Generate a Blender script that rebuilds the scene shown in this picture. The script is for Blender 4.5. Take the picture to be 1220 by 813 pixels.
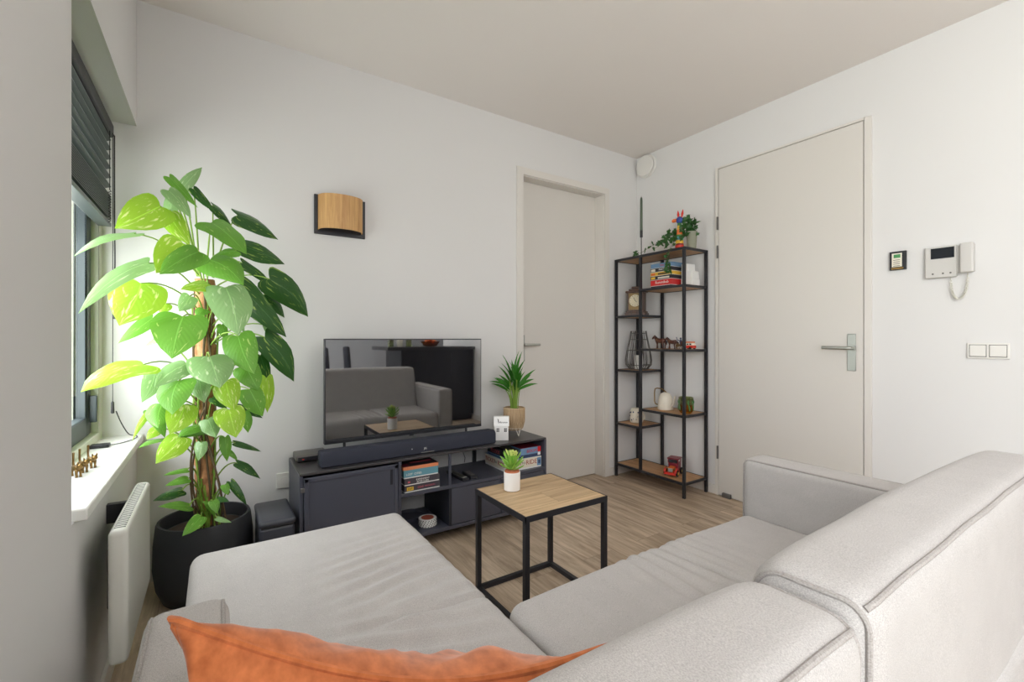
import bpy, bmesh, math, random
from mathutils import Vector, Matrix, noise
random.seed(7)
PI = math.pi
for o in list(bpy.data.objects): bpy.data.objects.remove(o)
SC = bpy.context.scene
C = SC.collection

# ------------------------------------------------------------------ camera
CAM = Vector((0, 0, 1.092)); YAW = math.atan2(354, 539); FPX = 539.0
cd = bpy.data.cameras.new('camera'); cam = bpy.data.objects.new('camera', cd); C.objects.link(cam)
cam.location = CAM; cam.rotation_euler = (PI/2, 0, -YAW)
cd.sensor_width = 36; cd.lens = FPX/1220*36; cd.shift_y = -2.5/1220; cd.clip_start = 0.02
SC.camera = cam
# ------------------------------------------------------------------ world, lights, exposure
W = bpy.data.worlds.new('sky'); SC.world = W; W.use_nodes = True
nt = W.node_tree; nt.nodes.clear()
wo = nt.nodes.new('ShaderNodeOutputWorld'); bg = nt.nodes.new('ShaderNodeBackground')
tc = nt.nodes.new('ShaderNodeTexCoord'); sp = nt.nodes.new('ShaderNodeSeparateXYZ'); cr = nt.nodes.new('ShaderNodeValToRGB')
nt.links.new(tc.outputs['Generated'], sp.inputs[0]); nt.links.new(sp.outputs['Z'], cr.inputs[0])
cr.color_ramp.elements[0].position = 0.0; cr.color_ramp.elements[0].color = (.62, .66, .60, 1)
cr.color_ramp.elements[1].position = 0.12; cr.color_ramp.elements[1].color = (.90, .95, 1, 1)
nt.links.new(cr.outputs[0], bg.inputs[0]); bg.inputs[1].default_value = 6.0
nt.links.new(bg.outputs[0], wo.inputs[0])
def area(name, loc, rot, sx, sy, power, col=(1, 1, 1), portal=False, spread=PI):
    l = bpy.data.lights.new(name, 'AREA'); l.shape = 'RECTANGLE'; l.size = sx; l.size_y = sy
    l.energy = power; l.color = col; l.spread = spread
    o = bpy.data.objects.new(name, l); C.objects.link(o); o.location = loc; o.rotation_euler = rot
    if portal: l.cycles.is_portal = True
    return o
# daylight from the recessed window, plus an added rear light and point fills
area('window_daylight', (-.49, 2.02, 1.14), (0, -PI/2, 0), .74, .85, 12, (.97, .99, 1))
area('rear_fill_light', (-.27, -1.5, 1.35), (0, -PI/2, 0), 1.9, 2.4, 58, (.98, .985, 1))  # added fill set at the invented rear window
def lamp(name, loc, power, col, r):
    l = bpy.data.lights.new(name, 'POINT'); l.energy = power; l.color = col; l.shadow_soft_size = r
    o = bpy.data.objects.new(name, l); C.objects.link(o); o.location = loc
lamp('ceiling_fill_light', (1.5, -1.3, 2.0), 26, (.99, .985, 1), .22)  # added point fill near the ceiling, no lamp fixture
lamp('living_fill_light', (1.3, -.35, 2.1), 14, (.99, .985, 1), .18)  # second added fill, behind the sofa, without a fixture
vs = SC.view_settings; vs.view_transform = 'Standard'; vs.look = 'None'; vs.gamma = 1; vs.use_curve_mapping = False
vs.exposure = -0.12
SC.display_settings.display_device = 'sRGB'
cy = SC.cycles
cy.max_bounces = 10; cy.diffuse_bounces = 6; cy.glossy_bounces = 4; cy.transmission_bounces = 6; cy.transparent_max_bounces = 8
cy.use_denoising = True; cy.caustics_reflective = False; cy.caustics_refractive = False; cy.sample_clamp_indirect = 6

# ------------------------------------------------------------------ materials
def srgb(r, g, b):
    f = lambda c: (c/255/12.92 if c/255 <= .04045 else ((c/255+.055)/1.055)**2.4)
    return (f(r), f(g), f(b), 1)
def mat(name, col, rough=.6, metal=0, bump=0, bscale=200, var=.04, vscale=6, spec=.5, trans=0, alpha=1, sheen=0, coat=0, emit=None, estr=0):
    m = bpy.data.materials.new(name); m.use_nodes = True; t = m.node_tree; n = t.nodes; L = t.links
    b = n['Principled BSDF']
    b.inputs['Roughness'].default_value = rough; b.inputs['Metallic'].default_value = metal
    b.inputs['Specular IOR Level'].default_value = spec
    b.inputs['Transmission Weight'].default_value = trans; b.inputs['Alpha'].default_value = alpha
    b.inputs['Sheen Weight'].default_value = sheen; b.inputs['Coat Weight'].default_value = coat
    if emit: b.inputs['Emission Color'].default_value = emit; b.inputs['Emission Strength'].default_value = estr
    tc = n.new('ShaderNodeTexCoord')
    no = n.new('ShaderNodeTexNoise'); no.inputs['Scale'].default_value = vscale; no.inputs['Detail'].default_value = 4
    L.new(tc.outputs['Object'], no.inputs['Vector'])
    mx = n.new('ShaderNodeMix'); mx.data_type = 'RGBA'
    mx.inputs[6].default_value = tuple(c*(1-var) for c in col[:3])+(1,); mx.inputs[7].default_value = tuple(min(1, c*(1+var)) for c in col[:3])+(1,)
    L.new(no.outputs['Fac'], mx.inputs[0]); L.new(mx.outputs[2], b.inputs['Base Color'])
    if bump:
        n2 = n.new('ShaderNodeTexNoise'); n2.inputs['Scale'].default_value = bscale; n2.inputs['Detail'].default_value = 3
        bp = n.new('ShaderNodeBump'); bp.inputs['Strength'].default_value = bump; bp.inputs['Distance'].default_value = .002
        L.new(tc.outputs['Object'], n2.inputs['Vector']); L.new(n2.outputs['Fac'], bp.inputs['Height']); L.new(bp.outputs[0], b.inputs['Normal'])
    m['b'] = 1
    return m
def wood(name, c1, c2, axis='X', scale=1.0, rough=.5, planks=None, stretch=14):
    """wood grain along an axis; planks=(length,width) adds boards"""
    m = bpy.data.materials.new(name); m.use_nodes = True; t = m.node_tree; n = t.nodes; L = t.links; b = n['Principled BSDF']
    b.inputs['Roughness'].default_value = rough
    tc = n.new('ShaderNodeTexCoord'); mp = n.new('ShaderNodeMapping'); L.new(tc.outputs['Object'], mp.inputs[0])
    s = {'X': (1, stretch, stretch), 'Y': (stretch, 1, stretch), 'Z': (stretch, stretch, 1)}[axis]
    mp.inputs['Scale'].default_value = tuple(v*scale for v in s)
    no = n.new('ShaderNodeTexNoise'); no.inputs['Scale'].default_value = 2.2; no.inputs['Detail'].default_value = 8; no.inputs['Roughness'].default_value = .62; no.inputs['Distortion'].default_value = .6
    rp = n.new('ShaderNodeValToRGB'); rp.color_ramp.elements[0].position = .3; rp.color_ramp.elements[1].position = .72
    rp.color_ramp.elements[0].color = c1; rp.color_ramp.elements[1].color = c2
    L.new(no.outputs['Fac'], rp.inputs[0])
    out = rp.outputs[0]; vec = mp.outputs[0]
    if planks:
        ln, wd = planks
        m2 = n.new('ShaderNodeMapping'); L.new(tc.outputs['Object'], m2.inputs[0])
        if axis == 'Y': m2.inputs['Rotation'].default_value = (0, 0, PI/2)
        br = n.new('ShaderNodeTexBrick'); L.new(m2.outputs[0], br.inputs['Vector'])
        br.inputs['Scale'].default_value = 1; br.inputs['Brick Width'].default_value = ln; br.inputs['Row Height'].default_value = wd
        br.inputs['Mortar Size'].default_value = .0012; br.inputs['Mortar Smooth'].default_value = .3; br.offset = .37; br.offset_frequency = 2
        br.inputs['Color1'].default_value = (.80, .79, .78, 1); br.inputs['Color2'].default_value = (1.08, 1.08, 1.08, 1); br.inputs['Mortar'].default_value = (.35, .33, .3, 1)
        br.inputs['Bias'].default_value = 0
        # shift the grain from board to board
        ad = n.new('ShaderNodeVectorMath'); ad.operation = 'MULTIPLY_ADD'
        L.new(br.outputs['Color'], ad.inputs[0]); ad.inputs[1].default_value = (7, 23, 5); L.new(mp.outputs[0], ad.inputs[2])
        L.new(ad.outputs[0], no.inputs['Vector'])
        mx = n.new('ShaderNodeMix'); mx.data_type = 'RGBA'; mx.blend_type = 'MULTIPLY'; mx.inputs[0].default_value = .75
        L.new(rp.outputs[0], mx.inputs[6]); L.new(br.outputs['Color'], mx.inputs[7]); out = mx.outputs[2]
    else: L.new(mp.outputs[0], no.inputs['Vector'])
    L.new(out, b.inputs['Base Color'])
    bp = n.new('ShaderNodeBump'); bp.inputs['Strength'].default_value = .12; bp.inputs['Distance'].default_value = .001
    L.new(no.outputs['Fac'], bp.inputs['Height']); L.new(bp.outputs[0], b.inputs['Normal'])
    return m
def fabric(name, c1, c2, scale=520, bump=.5, sheen=.15):
    m = bpy.data.materials.new(name); m.use_nodes = True; t = m.node_tree; n = t.nodes; L = t.links; b = n['Principled BSDF']
    b.inputs['Roughness'].default_value = .95; b.inputs['Sheen Weight'].default_value = sheen; b.inputs['Specular IOR Level'].default_value = .15
    tc = n.new('ShaderNodeTexCoord'); mp = n.new('ShaderNodeMapping'); mp.inputs['Scale'].default_value = (1, .6, 1); L.new(tc.outputs['Object'], mp.inputs[0])
    a = n.new('ShaderNodeTexNoise'); a.inputs['Scale'].default_value = scale; a.inputs['Detail'].default_value = 3; L.new(mp.outputs[0], a.inputs['Vector'])
    c = n.new('ShaderNodeTexNoise'); c.inputs['Scale'].default_value = 18; c.inputs['Detail'].default_value = 5; L.new(mp.outputs[0], c.inputs['Vector'])
    ad = n.new('ShaderNodeMath'); ad.operation = 'MULTIPLY_ADD'; ad.inputs[1].default_value = .16; L.new(c.outputs['Fac'], ad.inputs[0]); L.new(a.outputs['Fac'], ad.inputs[2])
    rp = n.new('ShaderNodeValToRGB'); rp.color_ramp.elements[0].position = .22; rp.color_ramp.elements[1].position = .92
    rp.color_ramp.elements[0].color = c1; rp.color_ramp.elements[1].color = c2
    L.new(ad.outputs[0], rp.inputs[0]); L.new(rp.outputs[0], b.inputs['Base Color'])
    bp = n.new('ShaderNodeBump'); bp.inputs['Strength'].default_value = bump; bp.inputs['Distance'].default_value = .0012
    L.new(a.outputs['Fac'], bp.inputs['Height']); L.new(bp.outputs[0], b.inputs['Normal'])
    return m
def leafmat(name, base, marks, amt=.5, trans=.45, rough=.38):
    m = bpy.data.materials.new(name); m.use_nodes = True; t = m.node_tree; n = t.nodes; L = t.links; b = n['Principled BSDF']
    b.inputs['Roughness'].default_value = rough; b.inputs['Specular IOR Level'].default_value = .45
    uv = n.new('ShaderNodeUVMap'); uv.uv_map = 'UVMap'
    mp = n.new('ShaderNodeMapping'); mp.inputs['Scale'].default_value = (2.2, 7, 1); mp.inputs['Rotation'].default_value = (0, 0, .35); L.new(uv.outputs[0], mp.inputs[0])
    no = n.new('ShaderNodeTexNoise'); no.inputs['Scale'].default_value = 1.6; no.inputs['Detail'].default_value = 5; no.inputs['Distortion'].default_value = .5; L.new(mp.outputs[0], no.inputs['Vector'])
    rp = n.new('ShaderNodeValToRGB'); rp.color_ramp.elements[0].position = 1-amt*.95; rp.color_ramp.elements[1].position = min(1, 1-amt*.95+.07)
    rp.color_ramp.elements[0].color = base; rp.color_ramp.elements[1].color = marks; L.new(no.outputs['Fac'], rp.inputs[0])
    # the paler midrib (v is across the leaf, whole numbers tell leaves apart)
    sx = n.new('ShaderNodeSeparateXYZ'); L.new(uv.outputs[0], sx.inputs[0])
    fr = n.new('ShaderNodeMath'); fr.operation = 'FRACT'; L.new(sx.outputs['Y'], fr.inputs[0])
    sb = n.new('ShaderNodeMath'); sb.operation = 'SUBTRACT'; sb.inputs[1].default_value = .5; L.new(fr.outputs[0], sb.inputs[0])
    ab = n.new('ShaderNodeMath'); ab.operation = 'ABSOLUTE'; L.new(sb.outputs[0], ab.inputs[0])
    ls = n.new('ShaderNodeMath'); ls.operation = 'LESS_THAN'; ls.inputs[1].default_value = .014; L.new(ab.outputs[0], ls.inputs[0])
    mx = n.new('ShaderNodeMix'); mx.data_type = 'RGBA'; L.new(ls.outputs[0], mx.inputs[0]); L.new(rp.outputs[0], mx.inputs[6])
    mx.inputs[7].default_value = tuple(min(1, c*1.35+.03) for c in base[:3])+(1,)
    L.new(mx.outputs[2], b.inputs['Base Color'])
    # side veins as fine relief
    wv = n.new('ShaderNodeMath'); wv.operation = 'MULTIPLY_ADD'; wv.inputs[1].default_value = -.9; L.new(ab.outputs[0], wv.inputs[0]); L.new(sx.outputs['X'], wv.inputs[2])
    w2 = n.new('ShaderNodeMath'); w2.operation = 'MULTIPLY'; w2.inputs[1].default_value = 58; L.new(wv.outputs[0], w2.inputs[0])
    w3 = n.new('ShaderNodeMath'); w3.operation = 'SINE'; L.new(w2.outputs[0], w3.inputs[0])
    bp = n.new('ShaderNodeBump'); bp.inputs['Strength'].default_value = .16; bp.inputs['Distance'].default_value = .001; L.new(w3.outputs[0], bp.inputs['Height']); L.new(bp.outputs[0], b.inputs['Normal'])
    tr = n.new('ShaderNodeBsdfTranslucent'); L.new(mx.outputs[2], tr.inputs[0])
    ms = n.new('ShaderNodeMixShader'); ms.inputs[0].default_value = trans
    L.new(b.outputs[0], ms.inputs[1]); L.new(tr.outputs[0], ms.inputs[2]); L.new(ms.outputs[0], n['Material Output'].inputs[0])
    return m
def glassmat(name, tint=(1, 1, 1, 1)):
    m = bpy.data.materials.new(name); m.use_nodes = True; n = m.node_tree.nodes; L = m.node_tree.links; n.clear()
    o = n.new('ShaderNodeOutputMaterial'); t = n.new('ShaderNodeBsdfTransparent'); g = n.new('ShaderNodeBsdfGlossy'); x = n.new('ShaderNodeMixShader')
    t.inputs[0].default_value = tint; g.inputs['Roughness'].default_value = .02; fr = n.new('ShaderNodeFresnel'); fr.inputs[0].default_value = 1.5; ge = n.new('ShaderNodeNewGeometry'); iv_ = n.new('ShaderNodeMath'); iv_.operation = 'SUBTRACT'; iv_.inputs[0].default_value = 1; L.new(ge.outputs['Backfacing'], iv_.inputs[1]); mu = n.new('ShaderNodeMath'); mu.operation = 'MULTIPLY'; L.new(fr.outputs[0], mu.inputs[0]); L.new(iv_.outputs[0], mu.inputs[1]); L.new(mu.outputs[0], x.inputs[0])
    L.new(t.outputs[0], x.inputs[1]); L.new(g.outputs[0], x.inputs[2]); L.new(x.outputs[0], o.inputs[0])
    return m

M = dict(
    wall=mat('wall_paint', srgb(219, 218, 217), .9, bump=.06, bscale=90, var=.012, vscale=2, spec=.2),
    ceil=mat('ceiling_paint', srgb(230, 225, 221), .95, bump=.15, bscale=160, var=.015, vscale=2, spec=.1),
    door=mat('door_lacquer', srgb(213, 209, 203), .45, var=.006, spec=.35),
    trim=mat('trim_lacquer', srgb(217, 213, 207), .4, var=.006, spec=.35),
    sill=mat('sill_stone', srgb(232, 232, 228), .35, var=.02, vscale=30),
    floor=wood('oak_floor_boards', srgb(146, 125, 102), srgb(216, 196, 172), 'Y', 1.3, .42, planks=(1.22, .19), stretch=11),
    oak=wood('oak_table_boards', srgb(168, 138, 102), srgb(222, 192, 152), 'X', 1.2, .5, planks=(1.7, .127), stretch=12),
    oakshelf=wood('oak_shelf_boards', srgb(158, 118, 80), srgb(205, 160, 112), 'Y', 1.5, .5, stretch=12),
    black=mat('black_powder_coat', srgb(34, 34, 39), .45, bump=.1, bscale=500, var=.05),
    cab=mat('anthracite_metal', srgb(72, 74, 86), .42, bump=.08, bscale=600, var=.06, vscale=3),
    cabtop=mat('anthracite_metal_top', srgb(62, 60, 62), .3, var=.05),
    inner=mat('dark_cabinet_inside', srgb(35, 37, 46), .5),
    sofa=fabric('light_grey_weave', srgb(146, 142, 140), srgb(206, 202, 199), 850),
    seam=fabric('light_grey_piping', srgb(132, 127, 124), srgb(182, 177, 173)),
    orange=fabric('orange_velvet', srgb(160, 84, 44), srgb(226, 136, 84), 60, .15, .35),
    screen=mat('glossy_black_screen', (.006, .006, .008, 1), .03, spec=1.0, coat=1.0, var=0),
    tvframe=mat('dark_grey_bezel', srgb(52, 53, 57), .35),
    bar=mat('navy_grille_cloth', srgb(44, 47, 60), .85, bump=.5, bscale=900, var=.1),
    plastic=mat('black_plastic', srgb(34, 35, 40), .4),
    sub=mat('subwoofer_shell', srgb(60, 62, 70), .38),
    greyplastic=mat('grey_plastic', srgb(95, 92, 90), .4),
    silver=mat('brushed_metal', srgb(172, 174, 168), .42, 1, var=.03),
    white=mat('white_ceramic', srgb(240, 239, 237), .35, var=.01),
    whitep=mat('white_plastic', srgb(224, 222, 217), .4, var=.01),
    icom=mat('intercom_plastic', srgb(200, 198, 194), .45, var=.01), creamc=mat('cream_ceramic', srgb(226, 218, 202), .4, var=.02),
    offw=mat('cream_plastic', srgb(206, 204, 192), .4, var=.01),
    pot=mat('charcoal_pot', srgb(42, 44, 48), .7, bump=.25, bscale=60, var=.12, vscale=12),
    soil=mat('potting_soil', srgb(58, 42, 32), .95, bump=1, bscale=80, var=.4, vscale=60),
    terra=mat('orange_granules', srgb(190, 112, 78), .9, bump=1, bscale=200, var=.3, vscale=120),
    coir=mat('coir_fibre', srgb(196, 140, 100), .95, bump=1, bscale=110, var=.45, vscale=55),
    stem=mat('green_stem', srgb(128, 160, 62), .5, var=.25, vscale=20),
    root=mat('brown_root', srgb(92, 74, 50), .7, var=.2, vscale=30),
    brass=mat('brass', srgb(140, 112, 66), .35, .85, var=.2, vscale=60),
    lampwood=wood('lamp_veneer', srgb(178, 130, 78), srgb(218, 176, 118), 'Z', 2.2, .5, stretch=16),
    winframe=mat('cream_window_frame', srgb(205, 206, 188), .4, var=.01),
    sash=mat('anthracite_sash', srgb(62, 72, 74), .4),
    blind=mat('black_wood_slats', srgb(62, 70, 70), .32, var=.12),
    cord=mat('black_cord', srgb(45, 45, 45), .7),
    rad=mat('radiator_enamel', srgb(212, 212, 204), .38, var=.01),
    wire=mat('white_wire', srgb(230, 226, 218), .4),
    basket=wood('rattan', srgb(160, 132, 98), srgb(214, 190, 156), 'Z', 6, .8, stretch=18),
    palm=leafmat('palm_leaf', srgb(62, 132, 40), srgb(92, 160, 60), .4, .3),
    ivy=leafmat('ivy_leaf', srgb(44, 92, 38), srgb(96, 140, 76), .42, .25),
    succ=mat('succulent_leaf', srgb(138, 188, 74), .45, var=.25, vscale=25),
    succ2=mat('succulent_tip', srgb(202, 214, 120), .45, var=.2, vscale=25),
    walnut=wood('walnut_clock', srgb(52, 32, 24), srgb(96, 62, 44), 'Z', 3, .35),
    brassplate=mat('aged_gilt_plate', srgb(128, 104, 66), .4, .5, var=.2),
    dial=mat('clock_dial', srgb(216, 206, 178), .5),
    greyw=mat('grey_wire', srgb(96, 92, 88), .5, .3, var=.2),
    candle=mat('sage_candle', srgb(86, 98, 82), .6),
    sagepot=mat('sage_ceramic', srgb(138, 140, 122), .6),
    horse=mat('dark_brown_glaze', srgb(82, 46, 34), .3, var=.4, vscale=30),
    red=mat('red_enamel', srgb(205, 50, 34), .35), darkred=mat('dark_red_enamel', srgb(120, 30, 46), .35),
    tyre=mat('rubber', srgb(30, 28, 28), .8), yellow=mat('yellow_paint', srgb(222, 180, 60), .5),
    orangep=mat('orange_paint', srgb(222, 110, 52), .5), blue=mat('blue_paint', srgb(52, 72, 148), .5),
    teal=mat('teal_paint', srgb(60, 150, 160), .5), green=mat('green_paint', srgb(62, 120, 62), .5),
    navy=mat('navy_card', srgb(52, 66, 100), .5), cardteal=mat('teal_card', srgb(98, 150, 165), .5), cardorange=mat('orange_card', srgb(228, 140, 96), .5),
    cardgrey=mat('charcoal_card', srgb(70, 66, 74), .5), cardcream=mat('cream_card', srgb(226, 220, 204), .5), cardwhite=mat('white_card', srgb(232, 232, 230), .5),
    cardblack=mat('black_card', srgb(34, 32, 38), .4), cardred=mat('red_card', srgb(206, 36, 38), .45), cardblue=mat('light_blue_card', srgb(110, 146, 180), .5),
    pink=mat('pink_print', srgb(208, 92, 108), .5), ink=mat('ink', srgb(40, 38, 44), .6), inkw=mat('white_ink', srgb(238, 236, 232), .6),
    inkr=mat('brick_red_ink', srgb(168, 84, 66), .6), dgreen=mat('green_print', srgb(72, 140, 84), .6),
    amber=mat('amber_glass', srgb(190, 120, 30), .05, trans=.85, var=.3, vscale=20), smoke=mat('green_glass', srgb(150, 160, 90), .05, trans=.85),
    bulb=mat('warm_glass', srgb(255, 170, 80), .3, emit=(1, .35, .06, 1), estr=1.2),
    kitchen=mat('black_kitchen_front', srgb(22, 24, 30), .35), worktop=mat('dark_worktop', srgb(46, 46, 50), .35),
    dimwall=mat('grey_wall_paint', srgb(176, 178, 182), .9), chair=mat('charcoal_velvet', srgb(46, 48, 56), .9),
    glass=glassmat('window_glass'), lens=mat('lcd', srgb(28, 32, 38), .15),
)
def bdsf(m): return M[m].node_tree.nodes['Principled BSDF']
bdsf('amber').inputs['IOR'].default_value = 1.2; bdsf('screen').inputs['Coat IOR'].default_value = 2.5; bdsf('screen').inputs['IOR'].default_value = 1.9; bdsf('screen').inputs['Coat Roughness'].default_value = .02

# ------------------------------------------------------------------ mesh helpers
class MB:
    def __init__(s): s.v = []; s.f = []; s.mi = []; s.uv = None
    def add(s, verts, faces, mi=0):
        n = len(s.v); s.v += [tuple(v) for v in verts]; s.f += [tuple(i+n for i in f) for f in faces]; s.mi += [mi]*len(faces)
    def box(s, x0, x1, y0, y1, z0, z1, mi=0, R=None):
        vs = [Vector((x, y, z)) for x in (x0, x1) for y in (y0, y1) for z in (z0, z1)]
        if R: vs = [R @ v for v in vs]
        s.add(vs, [(0, 1, 3, 2), (4, 6, 7, 5), (0, 4, 5, 1), (2, 3, 7, 6), (0, 2, 6, 4), (1, 5, 7, 3)], mi)
        return s
    def tube(s, pts, r, n=8, mi=0, cap=True, closed=False):
        pts = [Vector(p) for p in pts]; k = len(pts); rs = r if isinstance(r, (list, tuple)) else [r]*k
        rings = []; prev = None
        for i, p in enumerate(pts):
            if closed: d = pts[(i+1) % k]-pts[i-1]
            else: d = pts[min(i+1, k-1)]-pts[max(i-1, 0)]
            if d.length < 1e-9: d = Vector((0, 0, 1))
            d.normalize()
            a = prev if prev is not None else (Vector((0, 0, 1)) if abs(d.z) < .9 else Vector((1, 0, 0)))
            a = (a-d*a.dot(d))
            if a.length < 1e-6: a = d.orthogonal()
            a.normalize(); b = d.cross(a); prev = a
            rings.append([p+(a*math.cos(2*PI*j/n)+b*math.sin(2*PI*j/n))*rs[i] for j in range(n)])
        fs = []; lim = k if closed else k-1
        for i in range(lim):
            i2 = (i+1) % k
            for j in range(n): fs.append((i*n+j, i*n+(j+1) % n, i2*n+(j+1) % n, i2*n+j))
        if cap and not closed: fs.append(tuple(range(n))[::-1]); fs.append(tuple((k-1)*n+j for j in range(n)))
        s.add([v for r_ in rings for v in r_], fs, mi); return s
    def lathe(s, prof, c=(0, 0, 0), n=32, mi=0, R=None, cap0=True, cap1=True):
        vs = []; c = Vector(c)
        for (r, z) in prof:
            for j in range(n):
                v = Vector((r*math.cos(2*PI*j/n), r*math.sin(2*PI*j/n), z)); vs.append((R @ v if R else v)+c)
        fs = []
        for i in range(len(prof)-1):
            for j in range(n): fs.append((i*n+j, i*n+(j+1) % n, (i+1)*n+(j+1) % n, (i+1)*n+j))
        if cap0 and prof[0][0] > 1e-5: fs.append(tuple(range(n))[::-1])
        if cap1 and prof[-1][0] > 1e-5: fs.append(tuple((len(prof)-1)*n+j for j in range(n)))
        s.add(vs, fs, mi); return s
    def ball(s, c, r, n=12, mi=0, sc=(1, 1, 1), R=None):
        prof = [(math.sin(PI*i/(n//2+2))*1.0, -math.cos(PI*i/(n//2+2))) for i in range(n//2+3)]
        vs = []; c = Vector(c)
        for (a, z) in prof:
            for j in range(n):
                v = Vector((a*math.cos(2*PI*j/n)*r*sc[0], a*math.sin(2*PI*j/n)*r*sc[1], z*r*sc[2])); vs.append((R @ v if R else v)+c)
        fs = []
        for i in range(len(prof)-1):
            for j in range(n): fs.append((i*n+j, i*n+(j+1) % n, (i+1)*n+(j+1) % n, (i+1)*n+j))
        s.add(vs, fs, mi); return s
    def prism(s, poly, h0, h1, f, mi=0):
        """poly (a,b) extruded from h0 to h1; f(a,b,h)->xyz"""
        n = len(poly); vs = [f(a, b, h0) for a, b in poly]+[f(a, b, h1) for a, b in poly]
        fs = [tuple(range(n))[::-1], tuple(range(n, 2*n))]+[(i, (i+1) % n, n+(i+1) % n, n+i) for i in range(n)]
        s.add(vs, fs, mi); return s
    def build(s, name, mats, parent=None, smooth=False, bevel=0, seg=2, angle=.6, fix=True):
        me = bpy.data.meshes.new(name); me.from_pydata([tuple(v) for v in s.v], [], s.f)
        if not isinstance(mats, (list, tuple)): mats = [mats]
        for m in mats: me.materials.append(M[m] if isinstance(m, str) else m)
        me.polygons.foreach_set('material_index', s.mi)
        if s.uv:
            ul = me.uv_layers.new(name='UVMap')
            for lp in me.loops: ul.data[lp.index].uv = s.uv[lp.vertex_index]
        if fix:
            bm = bmesh.new(); bm.from_mesh(me); bmesh.ops.remove_doubles(bm, verts=bm.verts, dist=1e-6)
            bmesh.ops.recalc_face_normals(bm, faces=bm.faces); bm.to_mesh(me); bm.free()
        me.update()
        if smooth:
            me.polygons.foreach_set('use_smooth', [True]*len(me.polygons))
            if angle < 3:
                try: me.set_sharp_from_angle(angle=angle)
                except Exception: pass
        o = bpy.data.objects.new(name, me); C.objects.link(o)
        if parent:
            o.parent = parent; o.matrix_parent_inverse = Matrix.Identity(4)
            off = world(parent)
            for v in me.vertices: v.co = off @ v.co
        if bevel:
            b = o.modifiers.new('bevel', 'BEVEL'); b.width = bevel; b.segments = seg; b.limit_method = 'ANGLE'; b.angle_limit = .6
            me.polygons.foreach_set('use_smooth', [True]*len(me.polygons))
            try: me.set_sharp_from_angle(angle=1.0)
            except Exception: pass
        return o
def world(o):
    m = Matrix.Identity(4)
    while o is not None:
        m = m @ (Matrix.LocRotScale(o.location, o.rotation_euler, o.scale)).inverted() if False else m
        o = o.parent
    return chain_inv(m)
def chain_inv(m): return m
def thing(name, label, cat, loc=(0, 0, 0), group=None):
    o = bpy.data.objects.new(name, None); C.objects.link(o); o.location = loc; o.empty_display_size = .05
    o['label'] = label; o['category'] = cat
    if group: o['group'] = group
    return o
# world-coordinate meshes under an empty: take the chain of parent locations off
def world(o):
    off = Vector((0, 0, 0))
    while o is not None: off += o.location; o = o.parent
    return Matrix.Translation(-off)
def tag(o, label, cat, group=None):
    o['label'] = label; o['category'] = cat
    if group: o['group'] = group
    return o
def struct(o): o['kind'] = 'structure'; return o
def at(px, py, X=None, Y=None, Z=None):
    """point of the room seen at a photo pixel, on the given plane"""
    u = (px-610)/FPX; v = (404-py)/FPX; s, c = math.sin(YAW), math.cos(YAW)
    r = Vector((s+c*u, c-s*u, v))
    t = X/r.x if X is not None else (Y/r.y if Y is not None else (Z-CAM.z)/r.z)
    return CAM+r*t
def depth(p): return p[0]*math.sin(YAW)+p[1]*math.cos(YAW)
def softbox(x0, x1, y0, y1, z0, z1, r, step=.03, fn=None, rs=5):
    lo = Vector((x0, y0, z0)); hi = Vector((x1, y1, z1)); rr = min(r, (x1-x0)/2*.99, (y1-y0)/2*.99, (z1-z0)/2*.99)
    def samp(a, b):
        e = [a+rr*(1-math.cos(PI/2*i/rs)) for i in range(rs+1)]
        k = max(1, int(round((b-a-2*rr)/step)))
        m = [a+rr+(b-a-2*rr)*i/k for i in range(1, k)]
        return e+m+[b-(q-a) for q in reversed(e)]
    S = [samp(lo[i], hi[i]) for i in range(3)]
    mb = MB(); idx = {}
    def vert(p):
        q = Vector([min(max(p[i], lo[i]+rr), hi[i]-rr) for i in range(3)])
        d = Vector(p)-q
        if d.length > 1e-9: P = q+d.normalized()*rr; N = d.normalized()
        else: P = Vector(p); N = Vector((0, 0, 1))
        k = tuple(round(c, 5) for c in p)
        if k not in idx:
            if fn: P = fn(P.copy(), N)
            idx[k] = len(mb.v); mb.v.append(tuple(P))
        return idx[k]
    for ax in range(3):
        a, b = [i for i in range(3) if i != ax]
        for side in (lo[ax], hi[ax]):
            for i in range(len(S[a])-1):
                for j in range(len(S[b])-1):
                    q = []
                    for (ii, jj) in ((i, j), (i+1, j), (i+1, j+1), (i, j+1)):
                        p = [0, 0, 0]; p[ax] = side; p[a] = S[a][ii]; p[b] = S[b][jj]; q.append(vert(p))
                    if len(set(q)) >= 3: mb.f.append(tuple(dict.fromkeys(q))); mb.mi.append(0)
    return mb
def text(name, body, loc, size, facing, m, parent, ext=.0004, align='CENTER', tilt=0, sx=1.0):
    """facing: '-Y' or '-X' (towards the room) or 'up'"""
    c = bpy.data.curves.new(name, 'FONT'); c.body = body; c.size = size; c.align_x = align; c.align_y = 'CENTER'; c.extrude = ext
    c.resolution_u = 2; c.materials.append(M[m])
    tmp = bpy.data.objects.new('tmp_text', c); C.objects.link(tmp); bpy.context.view_layer.update()
    me = bpy.data.meshes.new_from_object(tmp.evaluated_get(bpy.context.evaluated_depsgraph_get())); me.name = name
    bpy.data.objects.remove(tmp); bpy.data.curves.remove(c)
    o = bpy.data.objects.new(name, me); C.objects.link(o)
    if isinstance(facing, (int, float)): o.rotation_euler = (PI/2, 0, facing)
    else: o.rotation_euler = {'-Y': (PI/2, 0, 0), '-X': (PI/2, 0, -PI/2), 'up': (0, 0, 0)}[facing]
    o.scale = (sx, 1, 1)
    if parent: o.parent = parent; loc = world(parent) @ Vector(loc)
    o.location = loc
    return o
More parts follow.
